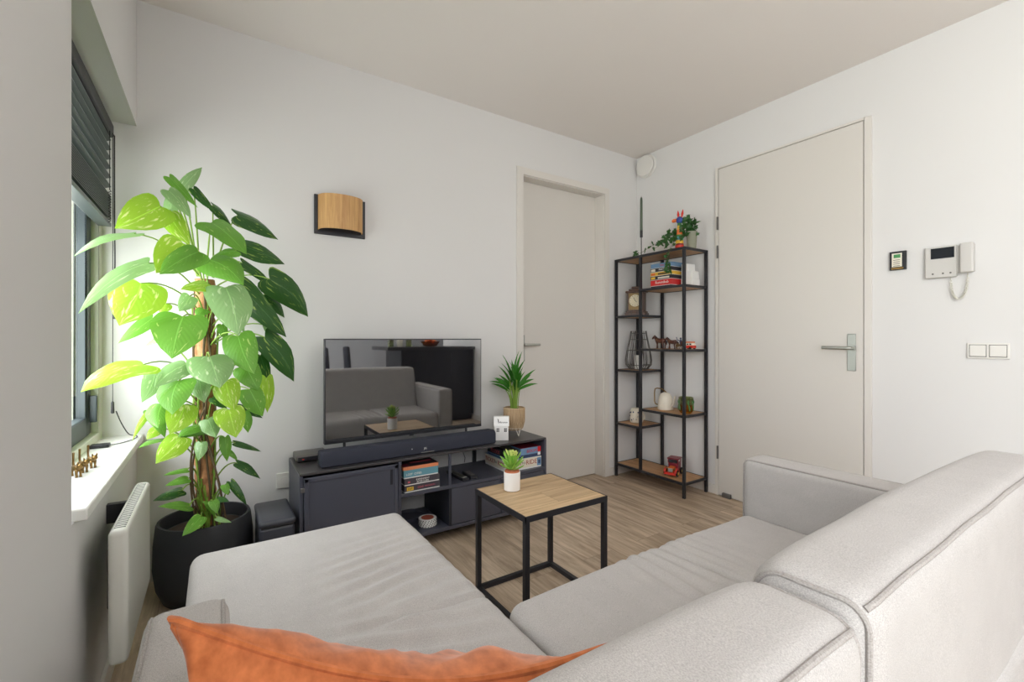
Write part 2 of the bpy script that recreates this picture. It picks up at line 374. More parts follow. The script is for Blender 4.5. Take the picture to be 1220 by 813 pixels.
def gauss(x, s): return math.exp(-(x/s)**2/2)
def sm(a, b, x):
    t = min(1, max(0, (x-a)/(b-a))); return t*t*(3-2*t)

# ================================================================== THE ROOM
XL, XR, YB, ZC = -.29, 2.955, 2.595, 2.60
XE, YR, YO = 5.0, -3.4, -1.6      # the room widens behind the viewer
struct(MB().box(-.505, XE+.2, YR-.2, YB+.2, -.12, 0).build('floor', 'floor'))
struct(MB().box(-.505, XE+.2, YR-.2, YB+.2, ZC, ZC+.15).build('ceiling', 'ceil'))
# back (television) wall with the door opening
DX0, DX1, DZ = 1.79, 2.573, 2.236
w = MB(); w.box(-.505, DX0, YB, YB+.2, 0, ZC); w.box(DX1, XR+.2, YB, YB+.2, 0, ZC); w.box(DX0, DX1, YB, YB+.2, DZ, ZC); w.box(DX0, DX1, YB+.15, YB+.2, 0, DZ)
struct(w.build('wall_back', 'wall'))
w = MB(); w.box(XR, XR+.2, YO, YB, 0, ZC); struct(w.build('wall_right', 'wall'))
struct(MB().box(XR+.2, XE, YO, YO+.15, 0, ZC).build('wall_kitchen_side', 'wall'))
struct(MB().box(XE, XE+.15, YR, YO, 0, ZC).build('wall_kitchen_end', 'dimwall'))
struct(MB().box(-.65, XE+.15, YR-.15, YR, 0, ZC).build('wall_rear', 'dimwall'))
# left wall: window recess next to the back wall, added unseen window behind the viewer
WY0, WY1, WZ0, WZ1 = 1.50, YB, .64, 2.037
RY0, RY1, RZ0, RZ1 = -2.9, -.3, .12, 2.35
w = MB()
w.box(-.505, XL, RY1, WY0, 0, ZC); w.box(-.505, XL, WY0, YB, 0, WZ0); w.box(-.505, XL, WY0, YB, WZ1, ZC)
w.box(-.505, XL, YR, RY0, 0, ZC); w.box(-.505, XL, RY0, RY1, 0, RZ0); w.box(-.505, XL, RY0, RY1, RZ1, ZC)
struct(w.build('wall_left', 'wall'))
# window 1 in the recess
FX0, FX1 = -.50, -.405
w = MB()
w.box(FX0, FX1, WY0, WY0+.06, WZ0, WZ1); w.box(FX0, FX1, YB-.06, YB, WZ0, WZ1); w.box(FX0, FX1, WY0+.06, YB-.06, WZ0, .70); w.box(FX0, FX1, WY0+.06, YB-.06, WZ1-.06, WZ1)
win = struct(w.build('window_1', 'winframe', bevel=.003))
w = MB(); a0, a1, b0, b1 = WY0+.06, YB-.06, .70, WZ1-.06; q = .075
for (y0, y1, z0, z1) in ((a0, a0+q, b0, b1), (a1-q, a1, b0, b1), (a0+q, a1-q, b0, b0+q), (a0+q, a1-q, b1-q, b1)): w.box(-.470, -.430, y0, y1, z0, z1)
w.build('window_sash', 'sash', win, bevel=.006)
w = MB(); w.box(-.452, -.446, a0+q-.005, a1-q+.005, b0+q-.005, b1-q+.005); w.build('window_pane', 'glass', win)
w = MB(); w.box(-.435, -.428, a1-.05, a1-.028, .80, .87); w.box(-.428, -.405, a1-.05, a1-.035, .75, .86); w.build('window_hinge', 'sash', win, bevel=.003)
struct(MB().box(-.42, -.266, 1.528, YB, .638, .668).build('trim_1', 'sill', bevel=.004))
# unseen window added behind the viewer to go with the fill light
w = MB()
for (y0, y1, z0, z1) in ((RY0, RY0+.07, RZ0, RZ1), (RY1-.07, RY1, RZ0, RZ1), (RY0, RY1, RZ0, RZ0+.07), (RY0, RY1, RZ1-.07, RZ1), (-1.64, -1.56, RZ0, RZ1)): w.box(-.52, -.44, y0, y1, z0, z1)
win2 = struct(w.build('added_window', 'winframe'))
MB().box(-.485, -.479, RY0+.07, RY1-.07, RZ0+.07, RZ1-.07).build('window_pane', 'glass', win2)
# skirting
w = MB(); w.box(XL, DX0-.05, YB-.012, YB, 0, .062); w.box(DX1+.05, XR, YB-.012, YB, 0, .062); struct(w.build('baseboard_back', 'trim', bevel=.002))
w = MB(); w.box(XR-.012, XR, 1.875, YB-.012, 0, .062); w.box(XR-.012, XR, YO, .965, 0, .062); struct(w.build('baseboard_right', 'trim', bevel=.002))
struct(MB().box(XL, XL+.012, RY1, YB-.012, 0, .062).build('baseboard_left', 'trim', bevel=.002))
# door 1 in the back wall, leaf set back in the frame
w = MB(); cw = .05
w.box(DX0-cw, DX0, YB-.014, YB+.0, 0, DZ+cw); w.box(DX1, DX1+cw, YB-.014, YB, 0, DZ+cw); w.box(DX0, DX1, YB-.014, YB, DZ, DZ+cw)
w.box(DX0-.001, DX0+.012, YB, YB+.13, 0, DZ); w.box(DX1-.006, DX1+.001, YB, YB+.13, 0, DZ); w.box(DX0, DX1, YB, YB+.13, DZ-.006, DZ+.001)
struct(w.build('trim_2', 'trim', bevel=.002))
d = struct(MB().box(DX0+.012, DX1-.006, YB+.09, YB+.13, .006, DZ-.006).build('door_1', 'door', bevel=.002))
h = MB(); hy = YB+.09; h.box(1.83, 1.87, hy-.006, hy, .93, 1.12); h.tube([(1.85, hy-.005, 1.05), (1.85, hy-.05, 1.05), (1.86, hy-.055, 1.05), (1.97, hy-.055, 1.05)], .009, 10)
h.build('door_handle', 'silver', d, smooth=True)
# door 2 in the right wall, flush in a thin frame
fy0, fy1, fz = .969, 1.875, 2.292
w = MB(); w.box(XR-.016, XR, fy0, fy0+.033, 0, fz); w.box(XR-.016, XR, fy1-.022, fy1, 0, fz); w.box(XR-.016, XR, fy0+.033, fy1-.022, fz-.012, fz)
struct(w.build('trim_3', 'trim', bevel=.002))
d = struct(MB().box(XR-.012, XR, fy0+.037, fy1-.025, .008, fz-.015).build('door_2', 'door', bevel=.001))
# handle
p = at(1016, 420, X=XR); pz = at(1016, 415, X=XR).z
h = MB(); hx = XR-.012
h.box(hx-.006, hx, p.y-.02, p.y+.02, at(1016, 442, X=XR).z, at(1016, 398, X=XR).z); h.build('door_handle_plate', 'silver', d, bevel=.002)
h = MB(); h.tube([(hx-.004, p.y-.004, pz), (hx-.045, p.y-.004, pz), (hx-.055, p.y+.006, pz), (hx-.055, p.y+.125, pz+.002)], .0095, 12)
h.tube([(hx-.006, p.y-.004, pz), (hx-.016, p.y-.004, pz)], .018, 16); h.build('door_handle', 'silver', d, smooth=True)
h = MB()
for z in (.30, 1.70, 1.90): h.tube([(hx-.006, fy1-.02, z-.045), (hx-.006, fy1-.02, z+.045)], .007, 10)
h.build('door_hinges', 'greyplastic', d, smooth=True)
h = MB(); h.box(hx-.02, hx, fy1-.12, fy1-.06, .0, .03); h.build('door_stop', 'greyplastic', d, bevel=.003)
# round extractor valve just under the ceiling
v = thing('air_valve', 'round white ventilation valve high on the wall in the room corner', 'vent', (XR, 2.487, 2.503))
R = Matrix.Rotation(-PI/2, 4, 'Y')
MB().lathe([(.092, 0), (.092, .008), (.084, .014)], (XR, 2.487, 2.503), 48, R=R).build('mounting_ring', 'whitep', v, smooth=True)
MB().lathe([(.07, .012), (.07, .026), (0, .026)], (XR, 2.487, 2.503), 48, R=R).build('shade_ring', 'inner', v)  # dark disc stands in for the shadow behind the cover
MB().lathe([(.082, .024), (.086, .030), (.080, .037), (.0, .040)], (XR, 2.487, 2.503), 48, R=R).build('cover', 'whitep', v, smooth=True)

# ================================================================== SOFA
sofa = thing('corner_sofa', 'light grey woven corner sofa with a chaise reaching towards the television', 'sofa', (.88, .6, 0))
SX0, SX1, SD = -.10, 1.865, .99
MB().box(.03, 1.72, .2, .94, .10, .24).build('base_frame', 'sofa', sofa, bevel=.01)
MB().box(-.05, .61, .9, 1.70, .10, .25).build('chaise_frame', 'sofa', sofa, bevel=.01)
def seatfn(P, N):
    if P.z > .33:
        x, y = P.x, P.y
        h = .010*math.sin(PI*sm(.61, 1.73, x))*sm(.3, .9, y)
        d = abs(x-1.205-.10*(.98-y)*.5)
        h -= .013*gauss(x-1.205-.03*(.98-y), .007)
        nn = noise.noise(Vector((x*4, y*2, 0)))
        h += .0080*math.sin(2*PI*(x+.02*nn+.06*(y-.7))/.045)*gauss(x-1.27, .10)*(.6+.6*nn)*sm(.35, .75, y)
        h += .0080*math.sin(2*PI*(x+.02*nn-.09*(y-.7))/.055)*gauss(x-1.07, .05)*(.5+.7*nn)
        h += .004*noise.noise(Vector((x*3, y*3, 5)))
        P.z += h*sm(.33, .41, P.z)
    return P
softbox(.618, 1.735, .36, .985, .235, .418, .045, .010, seatfn).build('seat_cushion', 'sofa', sofa, smooth=True, angle=4)
def chfn(P, N):
    if P.z > .33:
        x, y = P.x, P.y
        h = .012*math.sin(PI*min(1, max(0, (x+.06)/.68)))*math.sin(PI*min(1, max(0, (y-.35)/1.4)))
        m = sm(.22, .36, x)
        h -= .016*gauss(y-1.05-.10*(x-.4)*-.35, .0055)*m
        nn = noise.noise(Vector((x*3, y*5, 2)))
        h += .0085*math.sin(2*PI*(y+.028*nn-.16*(x-.4)**1)/.06)*sm(.15, .45, x)*sm(.62, .56, x)*gauss(y-1.27, .15)*(.9+.5*nn)
        h += .009*math.sin(2*PI*(y+.03*nn+.3*(x-.3))/.07)*gauss(x-.36, .12)*gauss(y-.95, .10)
        h += .004*noise.noise(Vector((x*3, y*3, 9)))
        P.z += h*sm(.33, .41, P.z)
    # the side of the chaise is slightly hollow
    return P
softbox(-.065, .612, .36, 1.745, .245, .418, .038, .009, chfn).build('chaise_cushion', 'sofa', sofa, smooth=True, angle=4)
softbox(-.062, .61, .98, 1.735, .085, .27, .02, .05).build('chaise_front', 'sofa', sofa, smooth=True, angle=4)
def backfn(x0, x1, seed, ztop=.80):
    def f(P, N):
        # slope of the front face, puff, soft creases
        t = max(0, min(1, (ztop-P.z)/.4))
        if P.y > .24: P.y += .15*t*((P.y-.24)/.09)*.9
        k = math.sin(PI*max(0, min(1, (P.x-x0)/(x1-x0))))**.5
        if P.z > .7: P.z += .008*k-.005 + .003*noise.noise(Vector((P.x*5, P.y*9, seed)))
        if P.y > .28: P.y += .012*k
        P.y += .003*noise.noise(Vector((P.x*4, P.z*5, seed+3)))
        return P
    return f
def back(x0, x1, zt, seed):
    y0_, y1_, r, F = .195, .33, .038, backfn(x0, x1, seed, zt)
    o = softbox(x0, x1, y0_, y1_, .30, zt, r, .02, F).build('back_cushion', 'sofa', sofa, smooth=True, angle=4)
    def onsurf(q, n):
        n = Vector(n).normalized(); return F(Vector(q)+n*r, n)+n*.0012
    # welt along the rear top edge, and one round each side
    pts = [onsurf((x0+r, y0_+r, zt-r), (-1+i/4, -1, 1)) for i in range(4)]+[onsurf((x0+r+(x1-x0-2*r)*i/50, y0_+r, zt-r), (0, -1, 1)) for i in range(51)]+[onsurf((x1-r, y0_+r, zt-r), (i/4, -1, 1)) for i in range(1, 5)]
    MB().tube(pts, .0038, 8).build('piping', 'seam', o, smooth=True)
    for (xs_, sg) in ((x0+r, -1), (x1-r, 1)):
        path = [((y0_+r), z, (-1, 0)) for z in (.40, .5, .6, .68, zt-r)]
        path += [(y0_+r, zt-r, (-math.cos(a), math.sin(a))) for a in [PI/2*i/6 for i in range(1, 7)]]
        path += [(y0_+r+(y1_-y0_-2*r)*i/4, zt-r, (0, 1)) for i in range(1, 5)]
        path += [(y1_-r, zt-r, (math.sin(a), math.cos(a))) for a in [PI/2*i/6 for i in range(1, 7)]]
        path += [(y1_-r, z, (1, 0)) for z in (.70, .62, .54, .46)]
        pts = [onsurf((xs_, y, z), (sg*1.0, a, b)) for (y, z, (a, b)) in path]
        MB().tube(pts, .0036, 8).build('piping', 'seam', o, smooth=True)
    return o
back(.604, 1.742, .802, 1); back(.0, .598, .790, 2)
softbox(.03, 1.735, .185, .30, .09, .50, .02, .06).build('back_frame', 'sofa', sofa, smooth=True, angle=4)
def armfn(P, N):
    if P.z > .5: P.z += .004*noise.noise(Vector((P.x*6, P.y*4, 3)))
    return P
for (x0, x1, inner) in ((SX0, .022, 1), (1.728, SX1, -1)):
    a = softbox(x0, x1, .19, SD, .085, .627, .028, .03, armfn).build('armrest', 'sofa', sofa, smooth=True, angle=4)
    for xx in (x0+.010, x1-.010):
        pts = [(xx, .22+.74*i/20, .6205) for i in range(21)]+[(xx, SD-.012, .615), (xx, SD-.005, .60), (xx, SD-.003, .5), (xx, SD-.003, .3)]
        MB().tube(pts, .0035, 8).build('piping', 'seam', a, smooth=True)
for (x, y) in ((-.03, .26), (1.80, .26), (1.80, .92), (.0, 1.65), (.54, 1.65)):
    MB().lathe([(.018, 0), (.024, .10)], (x, y, 0), 14).build('foot', 'black', sofa, smooth=True)

# orange velvet cushion leaning in the sofa corner
A = Vector((-.045, .70, .745)); B = Vector((.408, .405, .708))
cu = thing('throw_pillow', 'orange velvet throw pillow leaning in the left corner of the sofa', 'pillow', (.17, .57, .43))
def pillow():
    ax = (B-A); Wd = ax.length; ax.normalize(); nrm = Vector((-ax.y, ax.x, 0)).normalized()
    if nrm.y < 0: nrm = -nrm
    down = (Vector((0, 0, -1))+nrm*.10); down = (down-ax*down.dot(ax)).normalized(); dsk = down+ax*.22; face = ax.cross(down)
    if face.y < 0: face = -face
    H = .33; NU, NV = 72, 44
    mb = MB(); sides = []
    for sgn in (1, -1):
        g = []
        for j in range(NV+1):
            row = []
            v = j/NV
            for i in range(NU+1):
                u = i/NU; cu_ = 2*u-1; cv = 2*v-1
                ex = (1-abs(cu_)**2.6); ey = (1-abs(cv)**2.6)
                th = .098*(max(0, ex)**.52)*(max(0, ey)**.50)
                # edges pulled in between the ears
                du = -cu_*.035*(1-cv*cv); dv = -cv*.035*(1-cu_*cu_)
                wr = noise.noise(Vector((u*6+sgn*3, v*3.5, 1.3)))*.020+(.5-abs(noise.noise(Vector((u*9+v*3, v*5+sgn*2, 4)))))*.020-.008
                fold = .015*math.sin(11*(u+.35*v)+2.2*noise.noise(Vector((u*3, v*3, 7))))*sm(.3, .95, u)*(1.15 if sgn > 0 else .75)
                th2 = th+(wr+fold)*min(1, th/.035)
                # slump: the sheet sags and bends a little
                P = A+ax*(Wd*(u+du*.7))+down*(H*(v)+dv)+ax*(.42*H*v*(1-u)-.03*u*v)+nrm*(.10*u*v)+face*(sgn*th2+.012*math.sin(PI*u)*1)
                P.z += -.036*math.sin(PI*u**1.15)*(1-v)
                row.append(len(mb.v)); mb.v.append(tuple(P))
            g.append(row)
        for j in range(NV):
            for i in range(NU): mb.f.append((g[j][i], g[j][i+1], g[j+1][i+1], g[j+1][i])); mb.mi.append(0)
        sides.append(g)
    o = mb.build('cover', 'orange', cu, smooth=True, angle=4)
    edge = [Vector(mb.v[sides[0][0][i]]) for i in range(NU+1)]+[Vector(mb.v[sides[0][j][NU]]) for j in range(1, NV+1)]+[Vector(mb.v[sides[0][NV][i]]) for i in range(NU-1, -1, -1)]+[Vector(mb.v[sides[0][j][0]]) for j in range(NV-1, 0, -1)]
    MB().tube(edge, .0055, 8, closed=True).build('piping', 'orange', cu, smooth=True)
pillow()

# ================================================================== SIDE TABLE
T = thing('side_table', 'square oak topped side table with thin black metal frame', 'table', (1.155, 1.54, 0))
x0, x1, y0, y1, zt, q = .947, 1.362, 1.352, 1.732, .440, .020
f = MB()
for (a, b, c_, d_) in ((x0, x1, y0, y0+.004), (x0, x1, y1-.004, y1), (x0, x0+.004, y0, y1), (x1-.004, x1, y0, y1)): f.box(a, b, c_, d_, zt-.022, zt+.001)
f.build('top_frame', 'black', T)
n_pl = 4; wv = (y1-y0-.01)/n_pl
top = MB(); top.box(x0+.004, x1-.004, y0+.004, y1-.004, zt-.02, zt); top.build('table_top', 'oak', T)
for (x, y) in ((x0, y0), (x1-q, y0), (x0, y1-q), (x1-q, y1-q)): MB().box(x, x+q, y, y+q, 0, zt-.020).build('leg', 'black', T, bevel=.001)
for (a, b, c_, d_) in ((x0+q, x1-q, y0, y0+q), (x0+q, x1-q, y1-q, y1), (x0, x0+q, y0+q, y1-q), (x1-q, x1, y0+q, y1-q)): MB().box(a, b, c_, d_, 0.0, q).build('stretcher', 'black', T, bevel=.001)
# succulent
S = thing('potted_succulent', 'small green succulent in a white pot on the oak side table', 'plant', (1.072, 1.632, zt))
sx, sy = 1.072, 1.632
MB().lathe([(.030, 0), (.0345, .003), (.0355, .078), (.034, .080), (.031, .078), (.031, .066), (0, .066)], (sx, sy, zt+.0005), 40).build('pot', 'white', S, smooth=True)
MB().lathe([(.0325, .070), (.031, .086), (.0, .088)], (sx, sy, zt), 24).build('granules', 'terra', S, smooth=True)
fo = MB()
for ring, (cnt, tilt, ln, wd, z0) in enumerate(((7, 1.25, .050, .017, .086), (8, 1.0, .055, .018, .095), (8, .8, .052, .016, .108), (7, .55, .045, .014, .122), (6, .35, .036, .012, .133), (4, .12, .028, .009, .142))):
    for k in range(cnt):
        az = 2*PI*k/cnt+ring*.7+random.uniform(-.15, .15); tl = tilt+random.uniform(-.12, .12)
        dr = Vector((math.sin(tl)*math.cos(az), math.sin(tl)*math.sin(az), math.cos(tl))); sd = Vector((-math.sin(az), math.cos(az), 0)); nr = dr.cross(sd)
        P0 = Vector((sx, sy, zt+z0)); n0 = len(fo.v)
        L_ = [(0, .25), (.3, .7), (.65, 1), (.88, .75), (1, .1)]
        for (s_, w_) in L_:
            c_ = P0+dr*ln*1.15*s_+Vector((0, 0, .012*s_*s_*(1 if tl > .6 else 0)))
            for m_ in range(6):
                a_ = 2*PI*m_/6; fo.v.append(tuple(c_+sd*wd/2*w_*math.cos(a_)+nr*wd*.22*w_*math.sin(a_)))
        for i in range(4):
            for m_ in range(6): fo.f.append((n0+i*6+m_, n0+i*6+(m_+1) % 6, n0+i*6+6+(m_+1) % 6, n0+i*6+6+m_)); fo.mi.append(1 if i >= 2 and ring > 2 else 0)
fo.build('foliage', ['succ', 'succ2'], S, smooth=True, angle=4)
MB().tube([(sx, sy, zt+.08), (sx, sy, zt+.14)], .006, 8).build('stem', 'stem', S, smooth=True)

# ================================================================== TV CABINET
K = thing('tv_cabinet', 'low anthracite metal television cabinet with a door and open shelves', 'cabinet', (1.02, 2.41, 0))
kx0, kx1, ky0, ky1, kz0, kz1 = .32, 1.725, 2.237, 2.585, .055, .478
zs = .285; th = .014
MB().box(kx0, kx1, ky0, ky1, kz1-.012, kz1).build('top_panel', 'cabtop', K, bevel=.002)
MB().box(kx0, kx1, ky0, ky1, kz0, kz0+.02).build('bottom_panel', 'cab', K, bevel=.002)
for x in (kx0, kx1-th): MB().box(x, x+th, ky0, ky1, kz0+.02, kz1-.012).build('side_panel', 'cab', K)
MB().box(.780, .795, ky0, ky1, kz0+.02, kz1-.012).build('divider', 'cab', K)
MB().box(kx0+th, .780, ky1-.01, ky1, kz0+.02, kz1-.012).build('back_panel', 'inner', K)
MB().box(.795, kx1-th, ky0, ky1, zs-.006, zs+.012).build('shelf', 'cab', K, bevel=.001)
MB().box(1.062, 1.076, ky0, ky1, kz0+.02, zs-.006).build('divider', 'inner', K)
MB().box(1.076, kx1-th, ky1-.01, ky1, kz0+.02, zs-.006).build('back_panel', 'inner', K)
MB().box(1.390, 1.412, ky1-.016, ky1, zs+.012, kz1-.012).build('post', 'black', K)
MB().box(1.062, 1.074, ky0, ky0+.012, zs+.012, kz1-.012).build('post', 'cab', K)
dr = MB().box(kx0+.018, .776, ky0-.004, ky0+.012, kz0+.024, kz1-.022).build('door', 'cab', K, bevel=.002)
f = MB()
X0, X1, Z0, Z1 = kx0+.018, .776, kz0+.024, kz1-.022
for (a, b, c_, d_) in ((X0, X0+.02, Z0, Z1), (X1-.02, X1, Z0, Z1), (X0, X1, Z1-.02, Z1), (X0, X1, Z0, Z0+.02)): f.box(a, b, ky0-.009, ky0-.004, c_, d_)
f.build('rim', 'cab', dr, bevel=.002)
MB().box(.736, .748, ky0-.0065, ky0-.003, .36, .44).build('finger_slot', 'inner', dr)
MB().box(kx0+.004, kx0+.020, ky0-.012, ky0-.002, .395, .415).build('hinge', 'greyplastic', dr, bevel=.002)
for (a, b) in ((1.078, 1.392), (1.397, kx1-.016)):
    MB().box(a, b, ky0+.001, ky0+.014, kz0+.024, zs-.010).build('door', 'cab', K, bevel=.002)
for (x, y) in ((kx0+.03, ky0+.03), (kx1-.03, ky0+.03), (kx0+.03, ky1-.03), (kx1-.03, ky1-.03), (.79, ky0+.03)):
    MB().box(x-.012, x+.012, y-.012, y+.012, 0, kz0).build('foot', 'black', K)

# TV
tx0, tx1, ty, tz0, tz1 = .460, 1.365, 2.42, .558, 1.093
TV = thing('television', 'flat black television reflecting the sofa, standing on the anthracite cabinet', 'television', (.91, 2.43, kz1))
MB().box(tx0, tx1, ty, ty+.028, tz0, tz1).build('bezel', 'tvframe', TV, bevel=.003)
MB().box(tx0+.006, tx1-.006, ty-.0012, ty+.002, tz0+.016, tz1-.006).build('screen', 'screen', TV)
MB().box(tx0+.002, tx1-.002, ty-.002, ty+.002, tz0, tz0+.016).build('bottom_strip', 'plastic', TV)
MB().box(tx0+.2, tx1-.2, ty+.028, ty+.062, tz0+.02, tz0+.34).build('rear_housing', 'plastic', TV, bevel=.01)
MB().box(.905, .93, ty-.003, ty+.001, tz0-.006, tz0+.002).build('logo_bar', 'plastic', TV)
for x in (.56, 1.265):
    l = MB(); l.tube([(x, ty+.012, tz0+.01), (x, ty+.008, kz1+.035), (x, ty-.035, kz1+.008)], .007, 8); l.tube([(x, ty+.010, kz1+.035), (x, ty+.085, kz1+.008)], .007, 8); l.box(x-.012, x+.012, ty-.045, ty-.025, kz1, kz1+.012); l.box(x-.012, x+.012, ty+.075, ty+.095, kz1, kz1+.012)
    l.build('foot', 'plastic', TV, smooth=True)
# soundbar
SB = thing('soundbar', 'long dark soundbar lying in front of the television', 'soundbar', (.90, 2.315, kz1))
prof = [(-.046, .006), (-.040, .0), (.040, .0), (.044, .006), (.044, .062), (.034, .074), (-.020, .078), (-.036, .074), (-.046, .060)]
def fsb(a, b, h): return Vector((h, 2.318+a, kz1+.001+b))
m_ = MB()
NX = 24
xs = [.418+.012*i/4 for i in range(4)]+[.43+(1.37-.43)*i/NX for i in range(NX+1)]+[1.37+.012*i/4 for i in range(1, 5)]
for i, x in enumerate(xs):
    e = 1
    if x < .43: e = .86+.14*math.sqrt(max(0, 1-((.43-x)/.012)**2))
    if x > 1.37: e = .86+.14*math.sqrt(max(0, 1-((x-1.37)/.012)**2))
    for (a, b) in prof: m_.v.append((x, 2.318+a*e, kz1+.001+.038+(b-.038)*e))
np_ = len(prof)
for i in range(len(xs)-1):
    for j in range(np_): m_.f.append((i*np_+j, i*np_+(j+1) % np_, (i+1)*np_+(j+1) % np_, (i+1)*np_+j)); m_.mi.append(0)
m_.f.append(tuple(range(np_))); m_.f.append(tuple((len(xs)-1)*np_+j for j in range(np_))); m_.mi += [0, 0]
m_.build('grille', 'bar', SB, smooth=True, angle=.7)
text('lettering', 'JBL', (.94, 2.2712, kz1+.030), .014, '-Y', 'inkw', SB)
MB().box(.915, .99, 2.2712, 2.275, kz1+.008, kz1+.0115).build('light_strip', 'silver', SB)
MB().ball((.865, 2.272, kz1+.035), .0025, 8).build('status_light', 'inkw', SB)
# set-top box
B_ = thing('set_top_box', 'small grey media box on the left end of the cabinet top', 'media box', (.40, 2.50, kz1))
softbox(.335, .485, 2.445, 2.57, kz1+.004, kz1+.036, .008, .05).build('casing', 'greyplastic', B_, smooth=True, angle=4)
MB().box(.343, .477, 2.4435, 2.447, kz1+.008, kz1+.026).build('front_panel', 'plastic', B_)
MB().box(.362, .37, 2.442, 2.4445, kz1+.013, kz1+.018).build('indicator', 'red', B_)
for x in (.35, .47):
    for y in (2.46, 2.555): MB().lathe([(.008, 0), (.008, .005)], (x, y, kz1), 12).build('foot', 'plastic', B_)
# subwoofer
U = thing('subwoofer', 'dark grey subwoofer box on the floor between plant pot and cabinet', 'speaker', (.222, 2.30, 0))
softbox(.158, .292, 2.17, 2.445, .012, .285, .012, .06).build('body', 'sub', U, smooth=True, angle=4)
softbox(.153, .297, 2.165, 2.45, .288, .318, .014, .06).build('lid', 'sub', U, smooth=True, angle=4)
MB().box(.163, .287, 2.175, 2.44, .28, .292).build('shadow_gap', 'plastic', U)
for (x, y) in ((.175, 2.19), (.275, 2.19), (.175, 2.425), (.275, 2.425)): MB().lathe([(.01, 0), (.01, .014)], (x, y, 0), 12).build('foot', 'plastic', U)
# wall outlet behind
o_ = thing('wall_socket', 'white wall socket left of the television cabinet', 'socket', (.30, YB, .36))
MB().box(.262, .342, YB-.012, YB, .325, .405).build('plate', 'whitep', o_, bevel=.004)
MB().lathe([(.02, 0), (.02, .004), (.017, .004)], (.302, YB-.012, .365), 24, R=Matrix.Rotation(PI/2, 4, 'X')).build('socket_ring', 'whitep', o_, smooth=True)

# games stacked in the middle bay
G1 = 'board games stacked in the middle bay of the cabinet'
def gamebox(name, label, bx, mats, group, texts=(), inset=.0, extra=()):
    x0, x1, y0, y1, z0, z1 = bx
    t = thing(name, label, 'board game', ((x0+x1)/2, (y0+y1)/2, z0), group)
    zz = z0+(z1-z0)*.14
    lid = MB().box(x0, x1, y0, y1, zz, z1).build('lid', mats[0], t, bevel=.0012)
    MB().box(x0+.0015, x1-.0015, y0+.0015, y1-.0015, z0, zz).build('tray', mats[1], t)
    for (nm, tx, loc, size, fc, m) in texts: text(nm, tx, loc, size, fc, m, t)
    for (nm, b, m) in extra: MB().box(*b).build(nm, m, t)
    return t
zb = zs+.012; gy = 2.248
gamebox('board_game', 'charcoal board game at the bottom of the stack beside the cabinet door', (.815, 1.012, gy, gy+.19, zb, zb+.036), ('cardgrey', 'cardwhite'), G1,
        [('lettering', 'DEAD MANSION', (.935, gy-.0008, zb+.019), .013, '-Y', 'pink', None)][0:1] and [('lettering', 'DEAD MANSION', (.935, gy-.0008, zb+.019), .013, '-Y', 'pink'), ('lettering', 'EXIT', (.846, gy-.0016, zb+.018), .012, '-Y', 'ink')],
        extra=[('label_patch', (.828, .864, gy-.001, gy+.002, zb+.009, zb+.027), 'yellow')])
gamebox('board_game', 'charcoal board game with pale title between teal box and bottom box', (.815, 1.010, gy, gy+.19, zb+.036, zb+.072), ('cardgrey', 'cardwhite'), G1,
        [('lettering', 'EXPERIMENT', (.915, gy-.0008, zb+.060), .013, '-Y', 'inkw'), ('lettering', 'AFTER DARK', (.915, gy-.0008, zb+.048), .012, '-Y', 'inkw')],
        extra=[('red_mark', (.833, .845, gy-.001, gy+.002, zb+.049, zb+.057), 'pink')])
gamebox('board_game', 'teal board game with white lettering in the middle bay stack', (.812, 1.004, gy+.002, gy+.19, zb+.072, zb+.114), ('cardteal', 'cardwhite'), G1,
        [('lettering', 'LOST', (.842, gy+.0012, zb+.092), .015, '-Y', 'inkw'), ('lettering', 'CITIES', (.888, gy+.0012, zb+.092), .015, '-Y', 'inkw')])
gamebox('board_game', 'orange edged board game with dark printed lid on top of the teal box', (.810, 1.006, gy+.004, gy+.19, zb+.114, zb+.132), ('cardorange', 'cardorange'), G1,
        extra=[('printed_lid', (.812, 1.004, gy+.006, gy+.188, zb+.1318, zb+.1328), 'cardblack'), ('red_print', (.818, .85, gy+.01, gy+.06, zb+.1326, zb+.1332), 'darkred'), ('pink_print', (.87, .99, gy+.06, gy+.085, zb+.1326, zb+.1332), 'pink')])
# train game in the right bay
G2 = 'board games in the right bay of the cabinet'
gx0, gx1 = 1.443, 1.706
gt = gamebox('board_game', 'large white and blue train board game under the two smaller ones', (gx0, gx1, 2.262, 2.51, zb, zb+.066), ('cardcream', 'cardwhite'), G2,
        [('lettering', 'TICKET', (1.503, 2.2605, zb+.038), .033, '-Y', 'inkr'), ('lettering', 'TO', (1.568, 2.2605, zb+.038), .02, '-Y', 'ink'), ('lettering', 'RIDE', (1.628, 2.2605, zb+.038), .040, '-Y', 'inkr'),
         ('lettering', 'TICKET', (gx0-.0012, 2.445, zb+.038), .036, '-X', 'inkr'), ('lettering', 'TO', (gx0-.0012, 2.378, zb+.038), .02, '-X', 'ink'), ('lettering', 'RIDE', (gx0-.0012, 2.315, zb+.038), .038, '-X', 'inkr')],
        extra=[('blue_lid', (gx0+.001, gx1-.001, 2.263, 2.509, zb+.0658, zb+.0668), 'cardblue'), ('train_print', (1.672, 1.702, 2.2605, 2.263, zb+.01, zb+.058), 'cardblue'), ('train_print', (1.680, 1.694, 2.2598, 2.2607, zb+.022, zb+.044), 'navy')])
